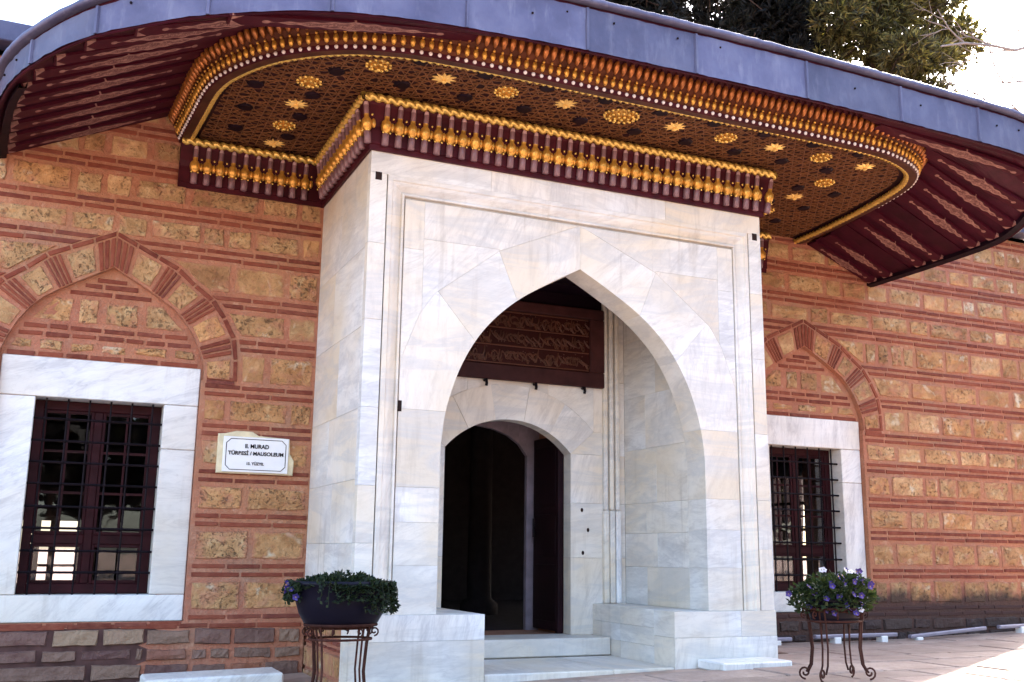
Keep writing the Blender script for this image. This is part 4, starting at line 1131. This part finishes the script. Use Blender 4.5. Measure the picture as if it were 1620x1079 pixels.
for left in (True, False):
    mb = MB(); ysr = [D - .001 - k * .0745 for k in range(40)]; ysr = [y for y in ysr if y > -1.29] + [-1.295, -1.335]; m_ = 13
    for y in ysr:
        a, b = wing_ends(y, left)
        for k in range(m_): x_ = lerp(a[0], b[0], k / (m_ - 1)); mb.v.append((x_, y, wing_z(x_, y, lerp(a[2], b[2], k / (m_ - 1))) + .012))
    for j in range(len(ysr) - 1):
        for k in range(m_ - 1):
            i = j * m_ + k; mb.f.append((i, i + 1, i + 1 + m_, i + m_) if left else (i + m_, i + 1 + m_, i + 1, i)); mb.m.append(0)
    wing = mb.build("wing_soffit", WINE if not left else WINE, canopy)
    ys_b = [1.55 - .135 * 0 - .268 * k for k in range(11)]
    for k, y in enumerate(ys_b):
        if y < -1.22: continue
        plain = (not left) and k in (2, 5)
        a, b = wing_ends(y, left); b = (lerp(b[0], a[0], .05), y, lerp(b[2], a[2], .05))
        hw_ = .072 if not plain else .085; th = .03 if not plain else .012
        dirv = (Vector(b) - Vector(a)).normalized(); nn = Vector((0, 1, 0)).cross(dirv); nn = nn if nn.z < 0 else -nn
        segs = 10; v = []; uv = []
        for i in range(segs + 1):
            t = i / segs; p = Vector(a).lerp(Vector(b), t); p.z = wing_z(p.x, y, p.z) + .012
            for s_, o_ in ((-1, 0), (-1, th), (1, th), (1, 0)): v.append(tuple(p + Vector((0, s_ * hw_, 0)) + nn * o_))
        f = []; fu = []
        for i in range(segs):
            for kk in range(3):
                q_ = (i * 4 + kk, i * 4 + kk + 1, (i + 1) * 4 + kk + 1, (i + 1) * 4 + kk); f.append(q_)
                vv = {0: (0, 0), 1: (0, 1), 2: (1, 1)}[kk]
                fu.append([(i / segs, vv[0]), (i / segs, vv[1]), ((i + 1) / segs, vv[1]), ((i + 1) / segs, vv[0])])
        f.append((segs * 4, segs * 4 + 1, segs * 4 + 2, segs * 4 + 3)); fu.append([(.5, 0)] * 4)
        bb = MB(); bb.add(v, f); o = bb.build("plain_board" if plain else "batten", WINE if plain else BATTEN, wing)
        ul = o.data.uv_layers.new(name="uv"); li = 0
        for pu in fu:
            for c_ in pu: ul.data[li].uv = c_; li += 1
    # dark end beam
    mb = MB(); pts = []
    for y in [1.65 - .12 * k for k in range(14 if left else 22)]:
        a, b = wing_ends(y, left); pts.append((lerp(b[0], a[0], .02), y, b[2] - .012))
    for p_, q_ in zip(pts, pts[1:]):
        s_ = 1 if left else -1
        mb.add([(p_[0], p_[1], p_[2] + .03), (p_[0], p_[1], p_[2] - .015), (p_[0] + s_ * .06, p_[1], p_[2] + .003), (p_[0] + s_ * .06, p_[1], p_[2] + .05), (q_[0], q_[1], q_[2] + .03), (q_[0], q_[1], q_[2] - .015), (q_[0] + s_ * .06, q_[1], q_[2] + .003), (q_[0] + s_ * .06, q_[1], q_[2] + .05)],
               [(0, 1, 5, 4), (1, 2, 6, 5), (2, 3, 7, 6)])
    mb.build("end_beam", DARKWINE, wing)
# boarding between cornice and fascia along the front
mb = MB(); n = len(CTOP)
mb.add([(x, y, 4.56) for x, y in CTOP] + [(x, -1.31, 4.46) for x, y in CTOP], [(i, i + 1, n + i + 1, n + i) for i in range(n - 1) if CTOP[i][1] < -1.0])
mb.build("front_board", WINE, canopy)

# ------------------------------------------------------------------ inscription panel in the niche
insc = empty("inscription_panel", (1.98, 1.46, 2.2)); tag(insc, "dark carved wooden inscription panel with three gilded rows of script above the door", "sign")
b = MB(); x0, x1 = .90, 3.03
b.box(x0, x1, 1.435, 1.49, 2.20, 2.36, 0, .01); b.box(x0, x1, 1.43, 1.49, 2.93, 3.04, 0, .01); b.box(x0, x0 + .17, 1.43, 1.49, 2.36, 2.93, 0, .01); b.box(x1 - .17, x1, 1.43, 1.49, 2.36, 2.93, 0, .01)
b.build("frame", PANELF, insc)
b = MB(); b.box(x0 + .172, x1 - .172, 1.462, 1.492, 2.362, 2.928); b.build("board", PANELW, insc)
for zz in (2.375, 2.56, 2.745, 2.915):
    b = MB(); b.box(x0 + .18, x1 - .18, 1.450, 1.461, zz - .006, zz + .006, 0, .002); b.build("row_divider", mat_gold("dim_gilding", (.11, .035, .015), .5, .2, .5), insc)
rs = random.Random(8); sc = MB()
for row in range(3):
    zb = 2.39 + row * .185; x = x0 + .2
    while x < x1 - .22:       # flowing relief strokes, not readable letters
        w_ = rs.uniform(.04, .10); h = rs.uniform(.06, .15); k = rs.choice((0, 1, 2, 3)); P = []
        for i in range(7):
            t = i / 6
            if k == 0: P.append((x + w_ * t, 1.457, zb + .03 + .03 * sin(pi * 2 * t)))
            elif k == 1: P.append((x + w_ * .3 * t, 1.457, zb + .02 + h * t))
            elif k == 2: P.append((x + w_ * (.5 + .5 * cos(pi * 1.5 * t)), 1.457, zb + .07 + .04 * sin(pi * 1.5 * t)))
            else: P.append((x + w_ * 1.3 * t, 1.457, zb + .04 + h * .6 * (1 - t) ** 2))
        sc.tube(P, lambda s_: .005 + .006 * sin(pi * s_), 5)
        if rs.random() < .5: sc.ball((x + w_ * .5, 1.457, zb + rs.uniform(.02, .15)), .007, 5, 3)
        x += w_ * .34
o = sc.build("script_relief", mat_gold("dim_gilding", (.085, .028, .012), .5, .2, .6), insc); o["kind"] = "stuff"
for x in (1.68, 2.23, 2.79):
    b = MB(); b.tube([(x, 1.49, 2.19), (x, 1.44, 2.19), (x, 1.43, 2.15), (x, 1.44, 2.13)], .016, 6); b.build("hook", IRON, insc)

# ------------------------------------------------------------------ name plaque on the left wall
plq = empty("name_plaque", (-.52, D - .03, 1.34)); tag(plq, "white name plaque with black border and lettering on the brick wall by the portal", "sign")
b = MB(); b.prism([(-.862, 1.165), (-.17, 1.165), (-.165, 1.30), (-.205, 1.36), (-.215, 1.50), (-.50, 1.515), (-.56, 1.55), (-.70, 1.552), (-.80, 1.525), (-.862, 1.52)], D - .045, D + .0, 0, .008); b.build("backing_stone", BEIGE, plq)
b = MB(); b.box(-.815, -.225, D - .062, D - .046, 1.178, 1.498, 0, .003); b.build("plate", PLATE, plq)
cx, cz, hw_, hh, ct = -.52, 1.338, .272, .142, .04
ring = [(cx - hw_ + ct, cz - hh), (cx + hw_ - ct, cz - hh), (cx + hw_, cz - hh + ct), (cx + hw_, cz + hh - ct), (cx + hw_ - ct, cz + hh), (cx - hw_ + ct, cz + hh), (cx - hw_, cz + hh - ct), (cx - hw_, cz - hh + ct)]
inn = inset(ring, .006); b = MB(); n = 8
b.add([(x, D - .0645, z) for x, z in ring] + [(x, D - .0645, z) for x, z in inn], [(i, (i + 1) % n, n + (i + 1) % n, n + i) for i in range(n)]); b.build("border_line", INK, plq)
def text(body, size, x, z, bold, width):
    cu = bpy.data.curves.new("lettering", 'FONT'); cu.body = body; cu.size = size; cu.align_x = 'CENTER'; cu.align_y = 'CENTER'; cu.offset = bold; cu.extrude = .001
    o = bpy.data.objects.new("lettering", cu); bpy.context.view_layer.update(); link(o, (x, D - .0655, z), plq); o.rotation_euler = (pi / 2, 0, 0); cu.materials.append(INK)
    bpy.context.view_layer.update()
    dg = bpy.context.evaluated_depsgraph_get(); me = bpy.data.meshes.new_from_object(o.evaluated_get(dg)); k = width / max(1e-4, o.dimensions.x)
    loc = o.location.copy(); bpy.data.objects.remove(o); me.name = "lettering"
    for v_ in me.vertices: v_.co.x *= k
    o = bpy.data.objects.new("lettering", me); COL.objects.link(o); o.parent = plq; o.location = loc; o.rotation_euler = (pi / 2, 0, 0)
text("II. MURAD", .052, -.515, 1.412, .0016, .215); text("T\u00dcRBES\u0130 / MAUSOLEUM", .046, -.52, 1.347, .0016, .50); text("15. Y\u00dcZYIL", .036, -.525, 1.255, .0010, .155)

# ------------------------------------------------------------------ planters
def scroll(c, r, ax, turns=1.4, n=16, sgn=1):
    P = []
    for i in range(n + 1):
        t = i / n; rr = r * (1 - .75 * t); a = sgn * 2 * pi * turns * t - pi / 2
        P.append((c[0] + ax[0] * rr * cos(a), c[1] + ax[1] * rr * cos(a), c[2] + r + rr * sin(a)))
    return P
def stand(base, rx, ry, h, mat, label, kind):
    t = empty("plant_stand", base); tag(t, label, "stand", "iron plant stands beside the portal")
    X0, Y0, Z0 = base
    def el(z, k=1.0, n=28): return [(X0 + rx * k * cos(2 * pi * i / n), Y0 + ry * k * sin(2 * pi * i / n), Z0 + z) for i in range(n)]
    b = MB(); b.tube(el(h, 1.06), .011, 6, closed=True); b.build("top_ring", mat, t)
    b = MB(); b.tube(el(h - .095, .92), .009, 6, closed=True); b.build("lower_ring", mat, t)
    b = MB(); b.tube(el(h - .02, .9), .007, 5, closed=True); b.tube([(X0 - rx, Y0, Z0 + h - .025), (X0 + rx, Y0, Z0 + h - .025)], .008, 5); b.tube([(X0, Y0 - ry, Z0 + h - .025), (X0, Y0 + ry, Z0 + h - .025)], .008, 5); b.build("pot_rest", mat, t)
    for i, an in enumerate((-.62, .62, pi - .62, pi + .62)):
        ca, sa = cos(an), sin(an); x, y = X0 + rx * .95 * ca, Y0 + ry * .95 * sa; d = Vector((ca * rx, sa * ry)).normalized()
        b = MB()
        for o_ in (-.022, .022):
            px, py = x - d.y * o_, y + d.x * o_
            b.tube([(px, py, Z0 + h), (px - d.x * .02, py - d.y * .02, Z0 + h - .12), (px - d.x * .035, py - d.y * .035, Z0 + h * .45), (px - d.x * .02, py - d.y * .02, Z0 + .12), (px + d.x * .015, py + d.y * .015, Z0 + .06)], .0075, 6)
        lg = b.build("leg", mat, t)
        b = MB(); b.tube(scroll((x + d.x * .03, y + d.y * .03, Z0 + .008), .05, (d.x, d.y), 1.3), .008, 5); b.build("foot_scroll", mat, lg)
    for i in range(8):
        an = 2 * pi * i / 8 + .39; ca, sa = cos(an), sin(an); x, y = X0 + rx * 1.02 * ca, Y0 + ry * 1.02 * sa; d = Vector((ca * rx, sa * ry)).normalized()
        b = MB(); b.tube(scroll((x, y, Z0 + h - .075), .032, (d.x, d.y), 1.2, 12), .006, 5); b.build("ring_scroll", mat, t)
    return t
def bowl(base, rx, ry, h, bot, label):
    b = MB(); prof_ = [(bot * .92, 0), (bot, .01), (lerp(bot, 1, .45), h * .25), (lerp(bot, 1, .8), h * .55), (.985, h * .86), (1.02, h * .9), (1.03, h), (.96, h), (.93, h * .9), (.0, h * .86)]
    seg = 36; b.lathe([(max(r, .001), z) for r, z in prof_], seg, (0, 0, 0), [0] * 8 + [1], rx, ry)
    o = b.build("planter_bowl", [PLUM, mat_simple("potting_soil", (.04, .025, .018), .95)], None, True, origin=(0, 0, 0)); o.location = base; WL[o.name] = Vector(base)
    return tag(o, label, "planter")
def leaves(n, place, size, r_, up=.5, aspect=.6):
    b = MB()
    for i in range(n):
        p, dirn = place(); s = size * r_.uniform(.6, 1.25)
        a = Vector((r_.gauss(0, 1), r_.gauss(0, 1), r_.gauss(0, .7))) + dirn * 1.2; a.normalize()
        t = a.cross(Vector((r_.gauss(0, 1), r_.gauss(0, 1), r_.gauss(0, 1)))).normalized(); nn = a.cross(t)
        p = Vector(p); q0 = p; q1 = p + a * s * .5 + t * s * aspect * .5 + nn * s * .1; q2 = p + a * s; q3 = p + a * s * .5 - t * s * aspect * .5 + nn * s * .1; 
        b.add([q0, q1, q2, q3], [(0, 1, 2), (0, 2, 3)])
    return b
LEAFD = mat_leaf("dark_leaf", (.006, .011, .006), (.014, .024, .010), (.032, .045, .02))
LEAFG = mat_leaf("green_leaf", (.010, .018, .007), (.024, .038, .012), (.05, .062, .025))
VIOLET = mat_leaf("violet_petal", (.018, .008, .085), (.04, .02, .14), (.12, .08, .28)); WHITEP = mat_leaf("white_petal", (.38, .34, .5), (.6, .56, .66))
def flower_mesh(r, mat):
    b = MB()
    for k in range(5):
        a0 = 2 * pi * k / 5; d = Vector((cos(a0), sin(a0), .25)); t = Vector((-sin(a0), cos(a0), 0))
        b.add([(0, 0, 0), tuple(d * r * .6 + t * r * .45), tuple(d * r), tuple(d * r * .6 - t * r * .45)], [(0, 1, 2, 3)])
    b.ball((0, 0, r * .12), r * .16, 5, 3, 1); return b.mesh("flower", [mat, PALEGOLD])
FV, FW = flower_mesh(.028, VIOLET), flower_mesh(.026, WHITEP)
# left planter
rl = random.Random(21)
LX, LY = -.285, -.75; LZ = gz(LX); LH = -.01 - LZ
stand((LX, LY, LZ), .235, .17, LH, RUST, "iron plant stand left of the portal, carrying the big dark bowl", "l")
bowl((LX, LY, LZ + LH + .004), .34, .24, .29, .76, "large blue black bowl planter on the iron stand left of the portal")
pt = empty("trailing_plant", (LX, LY, LZ + LH + .26)); tag(pt, "dense green trailing plant spilling over the big blue black bowl", "plant")
def place_l():
    if rl.random() < .55:
        a = rl.uniform(0, 2 * pi); r = sqrt(rl.random()); hgt = .25 + .07 * (1 - r * r) * rl.uniform(.4, 1.2) + .02 * sin(5 * a)
        return (LX + .33 * r * cos(a), LY + .26 * r * sin(a), LZ + LH + hgt), Vector((cos(a) * r, sin(a) * r, .7))
    a = rl.choice((rl.uniform(-1.9, .75), rl.uniform(-1.9, .75), rl.uniform(2.6, 3.6))); dr = (rl.random() ** 1.5) * (.19 if -1.3 < a < .5 else .11)
    k = 1.05 + .12 * rl.random() * min(1, dr * 8)
    return (LX + .33 * k * cos(a), LY + .24 * k * sin(a), LZ + LH + .275 - dr), Vector((cos(a) * .7, sin(a) * .7, -.2))
leaves(3400, place_l, .036, rl).build("foliage", LEAFD, pt)
for k in range(6):
    a = rl.uniform(2.8, 3.6); 
    o = inst("flower", FV, (LX + .385 * cos(a), LY + .29 * sin(a), LZ + LH + .28 - rl.uniform(0, .1)), pt, rot=(rl.uniform(.6, 1.5), 0, rl.uniform(-.6, .6)))
for k in range(15):
    a = rl.uniform(-2.2, .5) if k % 3 else rl.uniform(2.4, 3.9); L = rl.uniform(.05, .16); ca, sa = cos(a), sin(a); x, y, z = LX + .37 * ca, LY + .265 * sa, LZ + LH + .285
    P = [(x - .03 * ca, y - .02 * sa, z - .01), (x + .02 * ca, y + .02 * sa, z + .015), (x + .045 * ca, y + .04 * sa, z - L * .5), (x + .04 * ca + rl.uniform(-.02, .02), y + .04 * sa, z - L)]
    b = MB(); b.tube(P, .0028, 4)
    for q_ in range(9):
        t = q_ / 8; i_ = min(int(t * 3), 2); pp = Vector(P[i_]).lerp(Vector(P[i_ + 1]), t * 3 - i_); d = Vector((rl.gauss(0, 1), rl.gauss(0, 1), rl.gauss(-.4, .6))).normalized() * .03; e = d.cross(Vector((rl.gauss(0, 1), rl.gauss(0, 1), 1))).normalized() * .011
        b.add([pp, pp + d * .5 + e, pp + d, pp + d * .5 - e], [(0, 1, 2, 3)])
    b.build("shoot", LEAFD, pt)
# right planter
RX, RY = 3.545, -1.33; RZ = gz(RX); RH = .092 - RZ
stand((RX, RY, RZ), .265, .16, RH, RUST, "rusty iron plant stand with scroll feet right of the portal, under the violet flowers", "r")
bowl((RX, RY, RZ + RH - .115), .25, .145, .19, .82, "small dark trough planter almost hidden by violet and white flowers")
pr_ = empty("flowering_plant", (RX, RY, RZ + RH + .05)); tag(pr_, "bushy plant with violet and white flowers in the planter right of the portal", "plant")
def place_r():
    a = rl.uniform(0, 2 * pi); r = sqrt(rl.random()); z = rl.random()
    rx = lerp(.30, .40, sin(pi * min(1, z * 1.1)))
    x = RX - .01 + rx * r * cos(a); y = RY + .2 * r * sin(a)
    z_ = lerp(.0, .24, z) + .03 * sin(9 * x) * z; 
    if r > .8: z_ -= .05 * rl.random()
    return (x, y, RZ + RH + z_), Vector((cos(a), sin(a) - .4, .4))
leaves(2000, place_r, .050, rl).build("foliage", LEAFG, pr_)
for k in range(42):
    a = rl.uniform(pi * .95, 2.05 * pi); z = rl.random(); rx = lerp(.30, .42, sin(pi * min(1, z * 1.1)))
    kx = rl.uniform(.3, 1.05)
    o = inst("flower", FV if rl.random() < .8 else FW, (RX + rx * kx * cos(a), RY + .22 * sin(a) * rl.uniform(.8, 1.1), RZ + RH + lerp(-.03, .30, z)), pr_, rot=(rl.uniform(.7, 1.5), 0, rl.uniform(-.7, .7)))

# ------------------------------------------------------------------ rails and loose slabs at the foot of the wall
def rail(x0, x1, zoff, label, feet, tilt=0.0):
    y = 1.40; z0 = gz(x0) + zoff; z1 = gz(x1) + zoff + tilt
    b = MB(); L = x1 - x0
    b.box(0, L, -.03, .03, 0, .042, 0, .008); b.box(.01, L - .01, -.034, -.030, .012, .030)
    b.v = [(p[0] + x0, p[1] + y, p[2] + lerp(z0, z1, p[0] / L)) for p in b.v]
    t = empty("ground_rail", ((x0 + x1) / 2, y, z0 - zoff)); tag(t, label, "rail", "metal rails on feet along the wall")
    b.build("bar", RAILM, t)
    for k in feet:
        x = lerp(x0, x1, k); zz = gz(x); f_ = MB(); f_.box(x - .045, x + .045, y - .05, y + .05, zz - .02, zz + zoff + .012, 0, .006); f_.build("foot", PLATE, t)
rail(4.25, 5.30, .035, "short grey metal rail on feet close behind the portal base", (.3, .8))
rail(5.62, 6.80, .05, "grey metal rail on two feet on the ground behind the flowering planter", (.25, .82))
rail(7.0, 8.2, .02, "grey metal rail tilted and lying low in the middle of the wall foot", (.1,), .04)
rail(8.42, 9.7, .06, "grey metal rail on feet nearest the right end of the wall", (.3, .8))
b = MB(); b.box(3.12, 3.86, -.42, -.02, gz(3.5) - .03, gz(3.5) + .05, 0, .012)
b.v = [(p[0], p[1] + .03 * (p[0] - 3.4), p[2]) for p in b.v]; tag(b.build("stone_slab", MARBLE, None, origin='b'), "low worn marble slab lying against the right base of the portal", "slab")
b = MB(); b.box(-1.40, -.33, .78, 1.25, -.72, -.50, 0, .015); b.v = [(p[0], p[1], p[2] + .022 * (p[0] + .9)) for p in b.v]
tag(b.build("stone_slab", MARBLE, None, origin='b'), "white marble slab on the ground below the left wall, near the big dark bowl", "slab")

# ------------------------------------------------------------------ trees beyond the roof
BARK = mat_simple("bark", (.075, .05, .04), .95, amt=.4, nz=12, bump=.6)
PINE = mat_leaf("pine_needle", (.022, .018, .012), (.075, .063, .024), (.22, .175, .06))
CYP = mat_leaf("cypress_needle", (.006, .006, .008), (.013, .013, .013), (.030, .024, .022))
TWIG = mat_simple("grey_twig", (.20, .16, .15), .9, amt=.3)
def tree(name, base, height, clumps, per, size, mat, label, cat, seed, spread=1.0):
    r = random.Random(seed); t = empty(name, base); tag(t, label, cat)
    X0, Y0, Z0 = base
    b = MB(); P = [(X0 + .15 * sin(k * 1.3), Y0 + .15 * cos(k * 1.7), Z0 + height * k / 8) for k in range(9)]
    b.tube(P, lambda s: .42 * (1 - s) + .06, 9); b.build("trunk", BARK, t)
    b = MB(); lf = MB()
    for (cx_, cy_, cz_, cr) in clumps:
        c = Vector((X0 + cx_, Y0 + cy_, Z0 + cz_)); s0 = Vector((X0, Y0, min(Z0 + cz_ - .5, Z0 + height * .95)))
        mid = s0.lerp(c, .5) + Vector((r.uniform(-.3, .3), r.uniform(-.3, .3), r.uniform(-.2, .5)))
        b.tube([s0, mid, c], lambda s: .10 * (1 - s) + .02, 5)
        for k in range(5):
            e = c + Vector((r.gauss(0, cr * .6), r.gauss(0, cr * .6), r.gauss(0, cr * .5))); b.tube([c, c.lerp(e, .6) + Vector((0, 0, .1)), e], .018, 4)
        nt_ = int(per * cr * cr)
        for k in range(nt_):                                   # tufts of narrow needles
            d = Vector((r.gauss(0, 1), r.gauss(0, 1), r.gauss(0, 1))).normalized(); rad = cr * (r.random() ** .4)
            q0 = c + Vector((d.x * rad, d.y * rad, d.z * rad * .72))
            ax = (d + Vector((r.gauss(0, .6), r.gauss(0, .6), r.gauss(0, .6) + .2))).normalized()
            for m_ in range(7):
                a = (ax + Vector((r.gauss(0, .45), r.gauss(0, .45), r.gauss(0, .45)))).normalized(); s = size * r.uniform(.6, 1.3)
                tt = a.cross(Vector((r.gauss(0, 1), r.gauss(0, 1), r.gauss(0, 1)))).normalized() * s * .13
                lf.add([q0 - tt, q0 + tt, q0 + a * s], [(0, 1, 2)])
    b.build("limb", BARK, t); lf.build("crown", mat, t)
def clump_set(seed, n, fn):
    r = random.Random(seed); return [fn(r, i / (n - 1)) for i in range(n)]
def cyp(r, t):
    h = lerp(8.5, 21, t); w_ = lerp(2.6, 1.6, t); a = r.uniform(0, 2 * pi); q_ = w_ * r.uniform(.2, 1)
    return (q_ * cos(a), q_ * sin(a) * .8, h, r.uniform(1.0, 1.5))
tree("cypress_tree", (12.6, 15, -.4), 21, clump_set(1, 46, cyp), 190, .30, CYP, "dark cypress rising behind the middle of the roof", "tree", 31)
tree("cypress_tree", (16.6, 15.5, -.4), 22, clump_set(2, 52, cyp), 190, .30, CYP, "darkest broad cypress between the other evergreens behind the roof", "tree", 32)
def pine(r, t):
    h = lerp(13.5, 22, t); w_ = 2.7; a = r.uniform(0, 2 * pi); q_ = w_ * sqrt(r.random())
    return (q_ * cos(a), q_ * sin(a) * .7, h, r.uniform(.55, 1.15))
tree("pine_tree", (20.0, 14.5, -.4), 21, clump_set(3, 46, pine), 330, .26, PINE, "sunlit yellow green pine at the right above the eave", "tree", 33)
# bare tree at the right
bt = empty("bare_tree", (24.5, 9.5, -.35)); tag(bt, "leafless tree reaching thin grey twigs into the sky at the right edge", "tree")
b = MB(); b.tube([(24.5, 9.5, -.35), (24.3, 9.6, 5), (24.4, 9.5, 10), (24.2, 9.6, 16)], lambda s: .3 * (1 - s) + .06, 8); b.build("trunk", TWIG, bt)
r_ = random.Random(9); b = MB()
def twig(p, d, L, rad, depth):
    P = [Vector(p)]
    for k in range(4):
        d = (d + Vector((r_.gauss(0, .16), r_.gauss(0, .16), r_.gauss(0, .14) - .02))).normalized(); P.append(P[-1] + d * L / 4)
    b.tube(P, lambda s: rad * (1 - .6 * s), 5)
    if depth:
        for k in range(3):
            i = r_.choice((1, 2, 3)); twig(P[i], (d + Vector((r_.gauss(0, .6), r_.gauss(0, .6), r_.gauss(0, .5)))).normalized(), L * .6, rad * .5, depth - 1)
for (x0, z0, x1, z1, rr) in ((24.3, 14.6, 17.4, 13.24, .085), (24.3, 11.0, 18.2, 12.1, .06), (24.3, 12.6, 18.9, 12.75, .05), (24.3, 9.6, 19.2, 10.9, .06)):
    P = [Vector((lerp(x0, x1, k / 8), 9.55 + .12 * sin(k * 1.9), lerp(z0, z1, k / 8) + .14 * sin(k * 2.3 + x1) * (k < 8))) for k in range(9)]
    b.tube(P, lambda s_: rr * (1 - .75 * s_), 6)
    for k in range(3, 8):
        for q_ in range(1): twig(P[k], Vector((-.9, r_.uniform(-.4, .4), r_.uniform(-.5, .6))).normalized(), r_.uniform(.9, 1.9), .026, 2)
b.build("limb", TWIG, bt)

# unseen garden trees added across and along the right of the forecourt: they shade it and mirror in the window panes
r_ = random.Random(77); b = MB()
spots = [(-34 + k * 2.1 + r_.uniform(-.6, .6), -26 + r_.uniform(-3, 3), r_.uniform(5, 10), 2.3, 320) for k in range(34) if k > 9]
spots += [(13.5, -2.6, 8.5, 2.3, 420), (15.5, -5.2, 9.5, 2.6, 420), (18.0, -8.0, 9.5, 2.8, 420), (17.5, -2.2, 10.5, 2.6, 420), (13.8, -7.2, 8.0, 2.5, 420), (21, -5.0, 11, 3.0, 420), (22, -10.5, 11, 3.0, 420)]
for x, y, h, rad, n in spots:
    b.tube([(x, y, -.6), (x + .1, y, h * .5), (x, y, h * .8)], lambda s: .2 * (1 - .6 * s), 6, 1)
    for i in range(n):
        d = Vector((r_.gauss(0, 1), r_.gauss(0, 1), r_.gauss(0, 1))).normalized(); q_ = r_.uniform(.4, 1)
        c = Vector((x + d.x * q_ * rad, y + d.y * q_ * rad, h * .62 + d.z * q_ * h * .38)); d1 = Vector((r_.gauss(0, 1), r_.gauss(0, 1), r_.gauss(0, 1))).normalized() * .5; d2 = d1.cross(Vector((r_.gauss(0, 1), r_.gauss(0, 1), r_.gauss(0, 1)))).normalized() * .34
        b.add([c - d1, c + d2, c + d1, c - d2], [(0, 1, 2, 3)])
o = b.build("shade_trees", [CYP, BARK], None, origin='b'); tag(o, "unseen dense green garden trees added across the forecourt for shade and reflections", None, None, "stuff")
